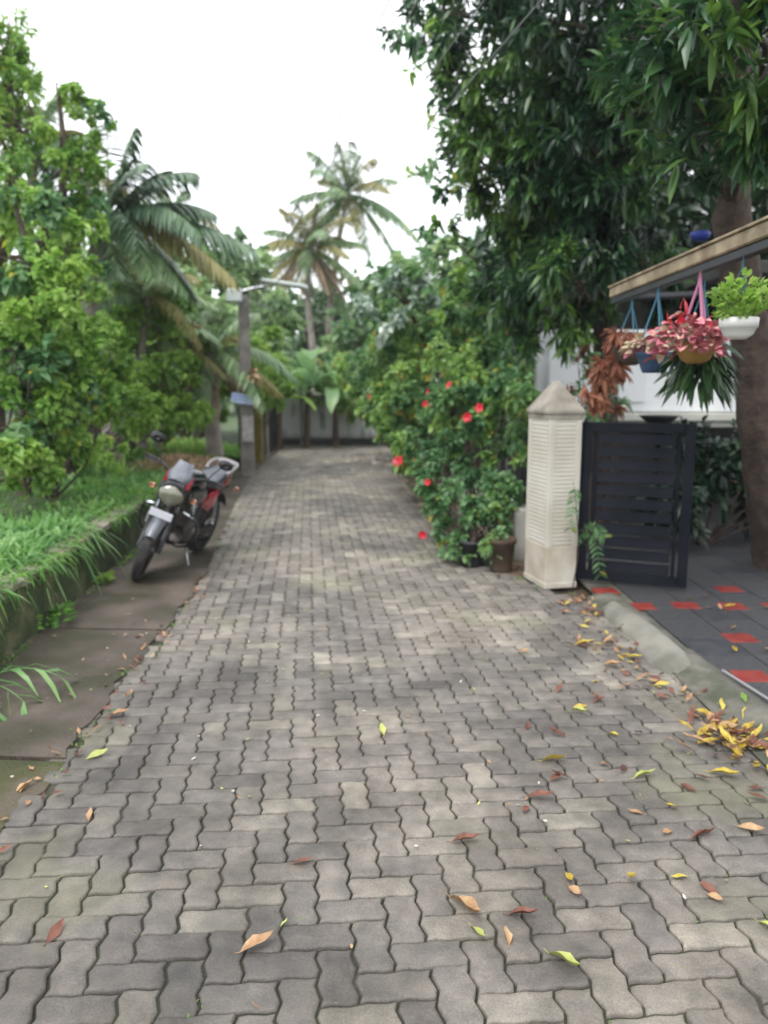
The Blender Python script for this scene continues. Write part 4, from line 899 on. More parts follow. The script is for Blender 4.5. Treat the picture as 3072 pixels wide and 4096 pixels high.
for lab, base, bb, mm in (
        ('dark low shrub at the foot of the left creeper mound', (-3.3, 7.6, .5), [(30, 900, 7.0, .36), (110, 920, 7.4, .33), (190, 900, 8.0, .34), (70, 960, 7.2, .22)], ['bright', 'bright', 'cool']),
        ('mid green shrub with some yellow leaves on the bank', (-3.9, 9.4, .5), [(210, 830, 8.9, .36), (250, 770, 9.6, .42), (200, 740, 9.2, .36), (270, 850, 9.4, .34)], ['bright', 'lime', 'bright']),
        ('rounded dense shrub in the middle of the bank', (-4.2, 12.5, .5), [(330, 820, 13.4, .62), (380, 840, 13.4, .42), (290, 810, 13, .5), (350, 870, 13, .35)], ['lime', 'bright', 'lime']),
        ('tall leafy shrub behind the leaning palm trunk', (-5, 13, .5), [(290, 720, 13, .7), (330, 660, 13.6, .7), (270, 640, 13.5, .6), (390, 740, 14, .5), (250, 700, 12.5, .45)], ['bright', 'lime', 'bright']),
        ('wide light green bush low at the very left edge of the bank', (-4.6, 8.4, .5), [(-10, 1000, 6.4, .3), (60, 1010, 6.7, .26), (120, 1000, 7.2, .28), (190, 980, 8.0, .3), (250, 970, 8.6, .25)], ['bright', 'lime', 'bright']),
        ('low bright bush spreading between the shrubs and the grass', (-4.6, 13, .5), [(300, 900, 12.6, .4), (350, 905, 13.4, .4), (410, 895, 14.5, .42), (460, 890, 15.2, .4), (250, 900, 12, .4)], ['lime', 'bright', 'bright']),
        ('long low yellow green thicket hiding the tree feet on the bank', (-4.3, 10.2, .5), [(120, 880, 8.6, .36), (175, 880, 9.0, .36), (225, 870, 9.4, .36), (275, 880, 10.2, .38), (325, 885, 11.0, .38), (375, 885, 12.0, .38), (425, 880, 13.0, .38), (200, 800, 9.6, .4), (260, 790, 10.4, .42), (330, 790, 11.6, .45), (400, 800, 13, .42)], ['lime', 'bright', 'lime']),
        ('light green shrub growing around the lamp pole base', (-2.95, 16.6, .2), [(580, 790, 16.4, .5), (560, 840, 16.4, .42), (600, 850, 16.6, .42), (570, 740, 16.6, .4), (610, 800, 17, .4)], ['lime', 'bright']),
        ('green shrub between the short palm and the hedge', (-4.6, 15.5, .3), [(420, 800, 15.6, .6), (470, 850, 15, .45), (400, 860, 15, .5), (490, 790, 15.6, .4)], ['bright', 'lime'])):
    bush('bank_shrub', lab, base, blobs(bb), mm, .07 if base[1] < 10 else .09, .05 if base[1] < 10 else .06, .9, group='shrubs on the left bank')
for i, (lab, bb, m, y) in enumerate([
        ('far green tree below the small left palm', [(400, 560, 20, 1.0), (340, 560, 19, .9), (300, 620, 18, .9), (420, 640, 19, .9), (370, 500, 20, .6), (240, 560, 18, 1.0), (180, 620, 17, 1.0)], ['far', 'far'], 19),
        ('rounded far tree left of the central palms', [(520, 560, 22, .9), (480, 600, 21, .9), (570, 600, 22, .8), (530, 660, 21, 1.0), (590, 690, 21, .8), (450, 680, 20, .9)], ['far', 'fardark', 'far'], 22),
        ('dark far tree behind the central palm trunks', [(680, 670, 30, 1.2), (740, 640, 30, 1.1), (640, 710, 29, 1.2), (720, 720, 29, 1.4), (780, 660, 30, 1.1), (690, 790, 28, 1.4), (600, 640, 30, 1.0)], ['fardark', 'fardark'], 27),
        ('far tree right of the central palm trunks', [(810, 630, 25, 1.0), (870, 600, 24, 1.0), (930, 580, 22, 1.0), (840, 700, 24, 1.1), (780, 740, 24, 1.2), (960, 640, 21, .9), (1000, 560, 20, .8), (900, 660, 22, 1.0)], ['far', 'cool'], 24),
        ('far tree low between shrubs and lamp pole', [(440, 720, 20, 1.0), (500, 760, 19, .9), (380, 700, 19, 1.0), (320, 740, 18, .9), (520, 840, 19, .7), (460, 840, 18.5, .7), (240, 720, 17, .9), (580, 760, 20, .8), (160, 740, 16, .9), (80, 660, 15, 1.0), (40, 780, 14, 1.0), (340, 830, 17, .8)], ['far', 'lime'], 19)]):
    bl = blobs(bb); x = bl[0][0]
    tree('distant_tree', lab, (x, y, 0), [(x, y, 0, .18), (x + .2, y, 2, .14), (x, y, 3.4, .08)], bl, m, L=.26, W=.16, cov=.85, group='trees behind the lane')
# broken treeline further off, reads as one mass
q = MB(); bl = [(-34 + 3.1 * k + rng.normal(), 44 + 5 * rng.random(), 1.6 + 1.2 * rng.random(), 2.6 + rng.random()) for k in range(24)]
crown(q, bl, .6, .35, cov=.7, small=True); tag(q.build('treeline', 'fardark'), kind='stuff')

# ================================================================== GRASS
def tufts(mb, pts, n, hgt, w_, spread=.5, mi=0, droop=.7, shape='strap', jit=.04, lean=(0, 0)):
    P = np.repeat(np.asarray(pts, float), n, 0); m = len(P); a = rng.random(m) * 6.283; s = spread * rng.random(m)
    ax = np.stack([np.cos(a) * s + lean[0], np.sin(a) * s + lean[1], np.ones(m)], 1); P = P + np.stack([np.cos(a), np.sin(a), 0 * a], 1) * jit * rng.random(m)[:, None]
    leaves(mb, P, ax, hgt * (.5 + .8 * rng.random(m)), w_ * (.7 + .6 * rng.random(m)), shape, .3, droop * (.4 + rng.random(m)), mi, upj=.3, flat2=True)
def bankz(x, y):
    xr = np.interp(y, [-.5, 3, 6, 9, 12, 15, 24], [-2.36, -2.4, -2.48, -2.75, -3.0, -2.95, -3.0]); zr = np.interp(y, [-.5, 3, 6, 9, 12, 15, 24], [.40, .40, .41, .42, .36, .2, .2])
    return zr + (np.where(y > 5, .9, .7) - zr) * np.clip((xr - x) / (xr + 14), 0, 1)
q = MB(); N = 9000; y = 2.5 + 15 * rng.random(N) ** 1.1; x = -2.5 - .06 * np.clip(y - 5, 0, 8) - (6.5 * rng.random(N) ** 1.25); keep = (x > -.56 * y - .9) & ~((np.abs(x + 3.1) < .75) & (np.abs(y - 11.3) < 1.3) & (rng.random(N) < .8))
x, y = x[keep], y[keep]; tufts(q, np.stack([x, y, bankz(x, y) - .02], 1), 11, .2, .014, 1.1)
N = 4200; y = 3.5 + 11 * rng.random(N); x = -2.5 - .06 * np.clip(y - 5, 0, 8) - 4.5 * rng.random(N); k2 = (x > -.56 * y - .6); x, y = x[k2], y[k2]
tufts(q, np.stack([x, y, bankz(x, y)], 1), 5, .17, .035, 1.0, droop=.8, mi=1)
tag(q.build('grass', ['grass', 'grassblue']), 'thick green grass covering the bank above the low wall', 'grass', kind='stuff')
q = MB(); N = 1500; y = 9.5 + 7.5 * rng.random(N); x = -3.3 - .05 * (y - 9) - 5 * rng.random(N) ** 1.1; k2 = (x > -.56 * y - .4) & ~((np.abs(x + 3.1) < .9) & (np.abs(y - 11.3) < 1.5)); x, y = x[k2], y[k2]
tufts(q, np.stack([x, y, bankz(x, y)], 1), 9, .42, .04, .8, droop=.7, shape='lance')
tag(q.build('undergrowth', 'bright'), 'bright tangled undergrowth between the shrubs on the bank', 'undergrowth', kind='stuff')
# long arching broad grass spilling over the wall
q = MB(); N = 150; y = 3.2 + 3.0 * rng.random(N) ** 1.2; x = np.interp(y, [p[1] for p in WB], [p[0] for p in WB]) - .16 - .55 * rng.random(N) ** 1.3
tufts(q, np.stack([x, y, np.full(N, .39)], 1), 14, .44, .021, 1.1, droop=1.0, lean=(.42, -.25), shape='strap')
tag(q.build('arching_grass', 'grassblue'), 'long arching pale grass spilling over the near retaining wall', 'grass', kind='stuff')
q = MB(); N = 260; y = 3.5 + 7 * rng.random(N); x = np.interp(y, [p[1] for p in WB], [p[0] for p in WB]) + .005 - .16 * rng.random(N)
tufts(q, np.stack([x, y, np.full(N, .41)], 1), 6, .17, .012, 1.1, droop=1.1, lean=(.4, 0)); 
N = 300; y = 3.2 + 9 * rng.random(N); x = np.interp(y, [p[1] for p in WB], [p[0] for p in WB]) + .02 + .03 * rng.random(N); x2 = x
tufts(q, np.stack([x, y, np.full(N, .012)], 1), 4, .04, .012, 1.2); tag(q.build('edge_grass', 'grass'), 'short grass hanging over and growing under the mossy wall', 'grass', kind='stuff')
# moss and weeds in lane joints and edges
q = MB(); N = 420; y = 1.6 + 14 * rng.random(N); x = np.where(rng.random(N) < .5, np.interp(y, [p[1] for p in LEFT], [p[0] for p in LEFT]) + .10 * rng.normal(size=N), np.interp(y, [p[1] for p in RIGHT[::-1]], [p[0] for p in RIGHT[::-1]]) + .06 * rng.normal(size=N))
tufts(q, np.stack([x, y, np.full(N, .0)], 1), 5, .028, .008, 1.3)
N = 150; y = 1.4 + 4 * rng.random(N); x = -.9 + 2.6 * rng.random(N)
tufts(q, np.stack([x, y, np.full(N, -.008)], 1), 4, .018, .004, 1.3); tag(q.build('joint_weeds', 'grass'), 'tiny weeds growing in the joints of the paving', 'weeds', kind='stuff')
# fern-like plant reaching over the slabs, small weed at the wall foot
o = empty('reaching_weed', (-2.15, 3.75, .03), 'long leaved weed reaching across the brown slabs at the left edge', 'plant')
for (a, l_, el, dr) in ((.15, .62, .75, .55), (-.35, .5, .7, .6), (-.9, .45, .6, .5)):
    t = np.linspace(0, 1, 9); ax = np.array([math.cos(a) * math.cos(el), math.sin(a) * math.cos(el), math.sin(el)]); c = ax * (l_ * t)[:, None] - np.array([0, 0, 1]) * (dr * l_ * t ** 2)[:, None]
    q = MB(); tube(q, c, .003, 0, 4); d = unit(np.gradient(c, axis=0)); s = unit(np.cross(d, [0, 0, 1]))
    for sg in (-1, 1): leaves(q, c[3 + (sg > 0)::2], d[3 + (sg > 0)::2] * .9 + sg * s[3 + (sg > 0)::2] * .8 + [0, 0, .35], .24, .03, 'lance', .2, .8)
    q.build('stalk', 'grassblue', o)
q = MB(); n = 40; a = rng.random(n) * 6.28; leaves(q, np.stack([.04 * np.cos(a), .04 * np.sin(a), .02 + .06 * rng.random(n)], 1), np.stack([np.cos(a), np.sin(a), .6 + 0 * a], 1), .075, .035, 'ovate', .2, .2)
tube(q, [(0, 0, 0), (0, 0, .08)], .004, 0, 5); o = q.build('weed', 'lime', loc=(-2.27, 6.05, .01)); tag(o, 'small light green weed at the wall foot before the motorcycle', 'weed')
q = MB(); n = 60; a = rng.random(n) * 6.28; leaves(q, np.stack([.07 * np.cos(a), .12 * np.sin(a), .02 + .10 * rng.random(n)], 1), np.stack([np.cos(a), np.sin(a), .7 + 0 * a], 1), .085, .022, 'lance', .2, .3)
tube(q, [(0, 0, 0), (0, 0, .12)], .03, 0, 6); o = q.build('weed', 'grass', loc=(-2.2, 4.95, .01)); tag(o, 'darker leafy weed at the wall foot nearer the camera', 'weed')
# dry cut grass heap
q = MB(); N = 380; a = rng.random(N) * 6.28; r_ = rng.random(N) ** .6; x = -3.1 + .75 * r_ * np.cos(a); y = 11.4 + 1.2 * r_ * np.sin(a); z = .38 + .16 * (1 - r_)
tufts(q, np.stack([x, y, z], 1), 9, .16, .012, 2.2, droop=.4, shape='thin'); tag(q.build('dry_grass', 'dry'), 'heap of brown dry cut grass lying on the green bank', 'dry grass', kind='stuff')

# ================================================================== LAMP POLE
lp = empty('lamp_pole', (-2.44, 13.75, 0), 'old square concrete lamp pole with a long street lamp arm', 'lamp pole', rz=R(14))
q = MB(); hgt = 3.15; w0, w1 = .125, .085
q.add([(-w0, -.1, -.02), (w0, -.1, -.02), (w0, .1, -.02), (-w0, .1, -.02), (-w1, -.08, hgt), (w1, -.08, hgt), (w1, .08, hgt), (-w1, .08, hgt)],
      [(0, 1, 5, 4), (1, 2, 6, 5), (2, 3, 7, 6), (3, 0, 4, 7), (4, 5, 6, 7)])
q.build('pole', 'concrete', lp)
q = MB(); tube(q, [(-.05, 0, hgt - .1), (-.05, 0, hgt + .05), (.25, -.03, hgt + .14), (.45, -.05, hgt + .17)], .022, 0, 8, n=3); q.build('arm', 'steel', lp)
q = MB(); loft(q, [((0, -.42, 0), .03, .02), ((0, -.38, .0), .075, .035), ((0, .3, .01), .085, .045), ((0, .40, .0), .05, .03)], p=3)
R4 = Matrix.Rotation(R(-84), 3, 'Z') @ Matrix.Rotation(R(-7), 3, 'X')
q.xf(lambda v: v @ np.array(R4).T + np.array([.72, -.08, hgt + .20])); q.build('lamp_head', 'lamp', lp)
q = MB(); box(q, (-.16, -.1, hgt - .02), (.26, .2, .24), 0, bev=.03); q.build('junction_box', 'lamp', lp)
q = MB()
for k in range(3): tube(q, [(-.1 + .2 * k, -.1, hgt + .1), (-.05 + .2 * k, -.14, hgt - .25 - .1 * k), (.1 + .2 * k, -.1, hgt - .05), (.0, -.1, hgt - .5)], .004, 0, 4, n=5)
q.build('loose_cable', 'wire', lp)
sg = empty('street_sign', (-2.44, 13.59, 1.38), 'pale blue street sign with faded letters fixed on the concrete pole', 'sign', rz=R(3))
q = MB(); box(q, (-.03, 0, .0), (.40, .012, .17), 0, R3=Matrix.Rotation(R(8), 3, 'Y'), bev=.003); q.build('panel', 'sign', sg)
q = MB()
for r_, (zz, n_) in enumerate(((.035, 7), (-.028, 6))):
    for k in range(n_):
        x0 = -.19 + .043 * k; z0 = zz - (x0 + .03) * math.tan(R(8)); random.seed(k * 3 + r_)
        box(q, (x0, -.009, z0), (.007, .004, .036), 0, bev=.001); box(q, (x0 + .022, -.009, z0), (.007, .004, .036), 0, bev=.001)
        box(q, (x0 + .011, -.009, z0 + random.choice((-.015, 0, .015))), (.015, .004, .006), 0, bev=.001)
q.build('lettering', 'signink', sg)
q = MB(); nx, nz = 6, 10; V = []
for j in range(nz):
    for i in range(nx): V.append((-.08 + .2 * i / (nx - 1), -.004 - .006 * rng.random(), .45 * j / (nz - 1) + .02 * rng.random() * (j in (0, nz - 1))))
q.add(V, [(j * nx + i, j * nx + i + 1, (j + 1) * nx + i + 1, (j + 1) * nx + i) for j in range(nz - 1) for i in range(nx - 1)])
q.add(np.array(V) + [0, .006, 0], [(j * nx + i, (j + 1) * nx + i, (j + 1) * nx + i + 1, j * nx + i + 1) for j in range(nz - 1) for i in range(nx - 1)])
o = q.build('poster', 'paper', loc=(-2.42, 13.62, .62)); o.rotation_euler = (0, 0, R(14)); tag(o, 'faded torn paper poster pasted on the concrete lamp pole', 'poster')
q = MB(); crown(q, [(0, 0, 0, .16)], .16, .08, cov=1.2, hang=.5)
o = q.build('dried_bunch', 'dry', loc=(-2.34, 13.66, 1.75)); tag(o, 'dry tan leaf bunch caught on the lamp pole above the sign', 'dry leaves')
# overhead wires
ends = [((-2.35, 13.75, 3.12), (1.9, 2.0, 6.0)), ((-2.4, 13.75, 3.05), (1.55, 2.0, 6.0)), ((-2.5, 13.75, 3.0), (2.7, 2.0, 5.9)), ((-2.4, 13.8, 2.95), (3.3, 2.0, 5.9)), ((-2.45, 13.8, 3.1), (1.2, 28, 3.8)), ((-2.2, 27, 5.0), (.12, 2.5, 4.6))]
labs = ['overhead wire from the lamp pole, leftmost over the dark tree', 'overhead wire running just left of the dark tree edge', 'overhead wire crossing the middle of the dark tree', 'overhead wire crossing farthest right over the dark tree', 'sagging wire from the lamp pole toward the far trees', 'thin wire rising into the open white sky']
for (a, b), lb in zip(ends, labs):
    q = MB(); a, b = np.array(a), np.array(b); t = np.linspace(0, 1, 22)[:, None]; c = a + (b - a) * t - np.array([0, 0, 1]) * (.35 * 4 * t * (1 - t))
    tube(q, c, .006 if 'sky' not in lb else .004, 0, 5); tag(q.build('overhead_wire', 'wire'), lb, 'wire', 'overhead wires')

# ================================================================== MOTORCYCLE  (local +Y forward, +X its right, origin on the ground under the middle)
mc = empty('motorcycle', (-1.93, 6.80, .02), 'parked black and red motorcycle leaning on its stand beside the wall', 'motorcycle')
mc.rotation_euler = (0, R(-18), R(180 - 10)); mc.scale = (.93, .93, .93); mc.rotation_mode = 'XYZ'
FA = (0, .63, .295); RA = (0, -.60, .295)
RK = R(26)   # rake
STEER = R(16)
axis = Vector((0, -math.sin(RK), math.cos(RK)))
piv = np.array([0, .63 - .30 * .28, .295 + .0]); Rst = np.array(Matrix.Rotation(STEER, 3, axis))
HP = np.array([0, .33, .86])
def steer(v): return (v - HP) @ Rst.T + HP
def wheel(parent, ax_, ro, wt, nsp, st, back=False):
    e = MB(); tp = []
    for k in range(13):
        a = math.pi * k / 12; tp.append((ro - wt * .55 + wt * .55 * math.sin(a) ** .8, -wt / 2 * math.cos(a)))
    tp = [(ro - wt * .9, -wt * .35)] + tp + [(ro - wt * .9, wt * .35)]
    lathe(e, tp + [tp[0]], (0, 0, 0), axis='x', seg=48)
    for k in range(48):
        a = 2 * math.pi * k / 48
        for sgn in (-1, 1):
            c = (sgn * wt * .22, (ro - .003) * math.cos(a + .03 * sgn), (ro - .003) * math.sin(a + .03 * sgn)); box(e, c, (wt * .3, .012, .012), 0, R3=Matrix.Rotation(a, 3, 'X'), bev=.002)
    e.V = [v + np.array(ax_) for v in e.V]
    if st: e.xf(steer)
    ty = e.build('tyre', 'tyre', parent)
    e = MB(); lathe(e, [(ro - wt * .78, -wt * .36), (ro - wt * .72, -wt * .42), (ro - wt * 1.05, -wt * .30), (ro - wt * 1.15, 0), (ro - wt * 1.05, wt * .30), (ro - wt * .72, wt * .42), (ro - wt * .78, wt * .36), (ro - wt * .95, 0), (ro - wt * .78, -wt * .36)], axis='x', seg=40)
    lathe(e, [(0, -.05), (.032, -.05), (.036, -.02), (.036, .02), (.032, .05), (0, .05)], axis='x', seg=20)
    for k in range(nsp):
        a = 2 * math.pi * k / nsp + .3; tube(e, [(0, .03 * math.cos(a), .03 * math.sin(a)), (0, .13 * math.cos(a + .08), .13 * math.sin(a + .08)), (0, (ro - wt * 1.1) * math.cos(a), (ro - wt * 1.1) * math.sin(a))], [.02, .014, .018], 0, 6)
    e.V = [v + np.array(ax_) for v in e.V]
    if st: e.xf(steer)
    e.build('rim', 'rim', parent)
    e = MB(); lathe(e, [(.05, -.003), (.115, -.003), (.115, .003), (.05, .003), (.05, -.003)], (.055 if not back else -.055, 0, 0), axis='x', seg=32)
    e.V = [v + np.array(ax_) for v in e.V]
    if st: e.xf(steer)
    e.build('brake_disc', 'steel', parent)
def sub_empty(name):
    o = bpy.data.objects.new(name, None); C.objects.link(o); o.parent = mc; o.empty_display_size = .1; return o
fwh = sub_empty('front_wheel'); wheel(fwh, FA, .295, .085, 5, True)
rwh = sub_empty('rear_wheel'); wheel(rwh, RA, .30, .105, 5, False, True)
def mp(name, m, fn, st=False, parent=None):
    q = MB(); fn(q)
    if st: q.xf(steer)
    return q.build(name, m, parent or mc)
def fork(q):
    for s in (-1, 1):
        tube(q, [(s * .085, .635, .29), (s * .085, .55, .47), (s * .085, .47, .62)], [.026, .028, .026], 0, 10); tube(q, [(s * .085, .47, .62), (s * .085, .36, .86)], .017, 1, 10)
    box(q, (0, .365, .845), (.21, .07, .03), 0, bev=.008); box(q, (0, .42, .72), (.21, .08, .04), 0, bev=.008)
    tube(q, [(-.11, .63, .295), (.11, .63, .295)], .012, 1, 8)
mp('fork', ['plastic', 'chrome'], fork, True)
def fender(q):
    V = []; n = 14; w_ = 9
    for i in range(n):
        a = R(38 + 92 * i / (n - 1)); r = .335
        for j in range(w_):
            t = -1 + 2 * j / (w_ - 1); rr = r - .055 * abs(t) ** 2.4; V.append((t * (.062 - .015 * abs(i - 7) / 7), FA[1] + rr * math.cos(a), FA[2] + rr * math.sin(a)))
    F = [(i * w_ + j, i * w_ + j + 1, (i + 1) * w_ + j + 1, (i + 1) * w_ + j) for i in range(n - 1) for j in range(w_ - 1)]
    q.add(V, F, 0, True); V2 = np.array(V); c = np.array([0, FA[1], FA[2]]); V2 = c + (V2 - c) * .98; q.add(V2, [f[::-1] for f in F], 0, True)
    for s in (-1, 1): tube(q, [(s * .075, .60, .40), (s * .07, .55, .56)], .012, 0, 6)
mp('front_fender', 'greypaint', fender, True)
def plate(q):
    box(q, (0, .73, .665), (.20, .006, .075), 0, R3=Matrix.Rotation(R(-14), 3, 'X'), bev=.004); box(q, (0, .70, .655), (.03, .06, .02), 0, bev=.003)
mp('number_plate', 'plate', plate, True)
def head(q): loft(q, [((0, .36, .84), .09, .10), ((0, .42, .85), .12, .125), ((0, .49, .84), .125, .12), ((0, .545, .82), .105, .095), ((0, .56, .82), .09, .08)], seg=24, p=2.8)
hd = mp('headlight', 'plastic', head, True)
def lens(q):
    V = []; n = 20
    for r, y in ((.0, .592), (.5, .588), (.85, .572), (1.0, .555)):
        for k in range(n):
            a = 2 * math.pi * k / n; wv = 1 + .14 * math.cos(2 * a); V.append((.098 * r * wv * math.cos(a), y, .80 + .085 * r * (1 + .25 * (math.sin(a) < 0)) * math.sin(a) + .012))
    q.add(V, [(i * n + k, (i + 1) * n + k, (i + 1) * n + (k + 1) % n, i * n + (k + 1) % n) for i in range(3) for k in range(n)], 0, True)
mp('lens', 'lens', lens, True, hd)
def cowl(q):
    loft(q, [((0, .34, .96), .08, .03), ((0, .40, .965), .115, .055), ((0, .47, .945), .11, .05), ((0, .535, .92), .075, .03)], p=2.4)
mp('headlight_cowl', 'greypaint', cowl, True)
for s in (-1, 1):
    mp('cowl_panel', 'redpaint', lambda q: q.add([(s * .118, .40, .99), (s * .116, .50, .95), (s * .095, .555, .90), (s * .125, .47, .885), (s * .126, .40, .92), (s * .09, .45, .95)], [(0, 1, 2, 3, 4), (0, 5, 1), (1, 5, 2), (2, 5, 3), (3, 5, 4), (4, 5, 0)], 0), True)
def screen(q):
    V = []; m, n = 6, 7
    for i in range(m):
        for j in range(n):
            t = -1 + 2 * j / (n - 1); s = i / (m - 1); V.append((t * (.10 - .035 * s), .49 - .13 * s - .03 * t * t, .965 + .12 * s))
    F = [(i * n + j, i * n + j + 1, (i + 1) * n + j + 1, (i + 1) * n + j) for i in range(m - 1) for j in range(n - 1)]
    q.add(V, F, 0, True); q.add(np.array(V) - [0, .004, 0], [f[::-1] for f in F], 0, True)
mp('windscreen', 'greypaint', screen, True)
def bars(q):
    for s in (-1, 1):
        tube(q, [(s * .02, .35, .90), (s * .09, .35, .945), (s * .2, .31, .99), (s * .3, .26, .985), (s * .36, .23, .98)], .011, 0, 8, n=4)
mp('handlebar', 'plastic', bars, True)
for s in (-1, 1):
    mp('grip', 'tyre', lambda q: tube(q, [(s * .26, .285, .987), (s * .375, .222, .978)], .018, 0, 10), True)
    mp('brake_lever', 'plastic', lambda q: tube(q, [(s * .22, .335, .985), (s * .28, .33, .975), (s * .38, .27, .965)], .007, 0, 6), True)
    def mir(q):
        tube(q, [(s * .22, .31, .99), (s * .25, .33, 1.07), (s * .30, .30, 1.16)], .006, 0, 6, n=3)
        loft(q, [((s * .325, .325, 1.185), .03, .018), ((s * .325, .31, 1.185), .064, .042), ((s * .325, .285, 1.185), .068, .045)], seg=20, p=2.3)
    mi_ = mp('mirror', 'plastic', mir, True)
    mp('mirror_glass', 'glass', lambda q: loft(q, [((s * .325, .284, 1.185), .06, .038), ((s * .325, .281, 1.185), .06, .038)], seg=20, p=2.3), True, mi_)
    mp('indicator', 'orange', lambda q: loft(q, [((s * .19, .42, .80), .022, .015), ((s * .195, .45, .80), .036, .024), ((s * .195, .475, .80), .024, .015)], seg=12), True)
    mp('indicator', 'orange', lambda q: loft(q, [((s * .15, -.84, .70), .022, .015), ((s * .155, -.87, .70), .036, .024), ((s * .155, -.895, .70), .024, .015)], seg=12))
mp('brake_hose', 'plastic', lambda q: tube(q, [(.1, .36, .95), (.13, .47, .86), (.11, .5, .70), (.09, .6, .42)], .005, 0, 5, n=5), True)
def frame(q):
    tube(q, [(0, .33, .86), (0, .10, .80), (0, -.25, .70), (0, -.55, .72)], .022, 0, 8, n=3)
    tube(q, [(0, .37, .78), (0, .30, .50), (0, .22, .27), (0, -.12, .23)], .022, 0, 8, n=4)
    for s in (-1, 1): tube(q, [(s * .02, -.12, .25), (s * .08, -.14, .45), (s * .09, -.28, .68), (s * .10, -.72, .74)], .014, 0, 8, n=3); tube(q, [(s * .075, -.12, .33), (s * .08, RA[1], RA[2])], .018, 0, 8)
mp('frame', 'plastic', frame)
def tank(q):
    loft(q, [((0, .33, .85), .06, .05), ((0, .27, .87), .115, .09), ((0, .18, .885), .15, .11), ((0, .05, .88), .155, .11), ((0, -.06, .86), .12, .09), ((0, -.13, .84), .08, .06)], seg=28, p=2.5)
tk_ = mp('fuel_tank', 'blackpaint', tank)
mp('fuel_cap', 'steel', lambda q: lathe(q, [(.0, .012), (.03, .01), (.034, 0)], (0, .12, .993), seg=18), False, tk_)
for s in (-1, 1):
    mp('tank_shroud', 'blackpaint', lambda q: loft(q, [((s * .14, .30, .80), .018, .05), ((s * .165, .20, .78), .025, .085), ((s * .16, .06, .77), .022, .06), ((s * .145, -.04, .77), .012, .03)], seg=14))
def seat_(q):
    loft(q, [((0, -.08, .835), .075, .035), ((0, -.18, .815), .11, .05), ((0, -.34, .80), .135, .05), ((0, -.46, .83), .135, .05), ((0, -.66, .865), .115, .05), ((0, -.76, .88), .08, .035)], seg=24, p=3)
mp('seat', 'seat', seat_)
for s in (-1, 1):
    mp('side_panel', 'redpaint', lambda q: loft(q, [((s * .12, -.10, .64), .012, .04), ((s * .135, -.20, .65), .022, .10), ((s * .13, -.34, .67), .02, .08), ((s * .12, -.44, .71), .01, .03)], seg=14))
def tail(q):
    loft(q, [((0, -.38, .75), .115, .035), ((0, -.55, .775), .13, .055), ((0, -.72, .81), .11, .055), ((0, -.85, .84), .06, .03)], seg=20)
mp('tail_cowl', 'redpaint', tail)
mp('tail_light', 'redlens', lambda q: loft(q, [((0, -.83, .815), .07, .03), ((0, -.87, .82), .065, .028), ((0, -.885, .82), .04, .018)], seg=16))
def grab(q):
    tube(q, [(-.11, -.55, .88), (-.13, -.68, .93), (-.10, -.84, .955), (0, -.87, .96), (.10, -.84, .955), (.13, -.68, .93), (.11, -.55, .88)], .02, 0, 8, n=4)
    loft(q, [((0, -.72, .94), .05, .015), ((0, -.80, .95), .10, .026), ((0, -.88, .95), .08, .02)], seg=16)
mp('grab_rail', 'silverpaint', grab)
def rfend(q):
    V = []; n = 12; w_ = 7
    for i in range(n):
        a = R(60 + 95 * i / (n - 1)); 
        for j in range(w_):
            t = -1 + 2 * j / (w_ - 1); rr = .375 - .05 * abs(t) ** 2.2; V.append((t * .08, RA[1] + rr * math.cos(a), RA[2] + .04 + rr * math.sin(a)))
    F = [(i * w_ + j, i * w_ + j + 1, (i + 1) * w_ + j + 1, (i + 1) * w_ + j) for i in range(n - 1) for j in range(w_ - 1)]
    q.add(V, F, 0, True); q.add(np.array(V) * [.97, 1, 1] - [0, 0, .008], [f[::-1] for f in F], 0, True)
mp('rear_fender', 'plastic', rfend)
def engine(q):
    loft(q, [((0, .16, .36), .10, .09), ((0, .08, .36), .14, .13), ((0, -.08, .37), .145, .13), ((0, -.17, .38), .10, .09)], seg=20, p=3)
    for k in range(9): box(q, (0, .13 + .006 * k, .47 + .022 * k), (.19, .17, .010), 0, bev=.003)
    box(q, (0, .155, .57), (.13, .12, .22), 0, bev=.02)
    for s in (-1, 1): lathe(q, [(0, .16), (.075, .158), (.085, .13), (.09, .1)] if s > 0 else [(0, -.16), (.075, -.158), (.085, -.13), (.09, -.1)], (0, -.02, .36), axis='x', seg=20)
mp('engine', 'engine', engine)
def exh(q):
    tube(q, [(.02, .22, .54), (.06, .33, .46), (.10, .28, .26), (.13, .05, .22), (.15, -.2, .25)], .02, 0, 10, n=4); tube(q, [(.15, -.2, .25), (.165, -.34, .30), (.17, -.72, .40)], [.024, .042, .045], 1, 14)
mp('exhaust', ['steel', 'plastic'], exh)
def guard(q):
    for s in (-1, 1): tube(q, [(s * .03, .34, .62), (s * .12, .36, .63), (s * .25, .35, .60), (s * .28, .33, .50), (s * .25, .31, .36), (s * .12, .25, .27), (s * .03, .22, .27)], .011, 0, 8, n=5)
mp('crash_guard', 'blackpaint', guard)
for s in (-1, 1): mp('guard_bumper', 'chrome', lambda q: tube(q, [(s * .13, .362, .634), (s * .235, .356, .612)], .014, 0, 8))
def shocks(q):
    for s in (-1, 1):
        tube(q, [(s * .105, -.56, .34), (s * .105, -.42, .70)], .010, 0, 8)
        c = [(s * .105 + .024 * math.cos(k * .9), -.545 + .115 * k / 60 + .024 * math.sin(k * .9), .38 + .29 * k / 60) for k in range(60)]; tube(q, c, .005, 0, 5)
mp('shock_absorber', 'steel', shocks)
mp('chain_case', 'plastic', lambda q: box(q, (-.10, -.34, .30), (.03, .55, .09), 0, bev=.02))
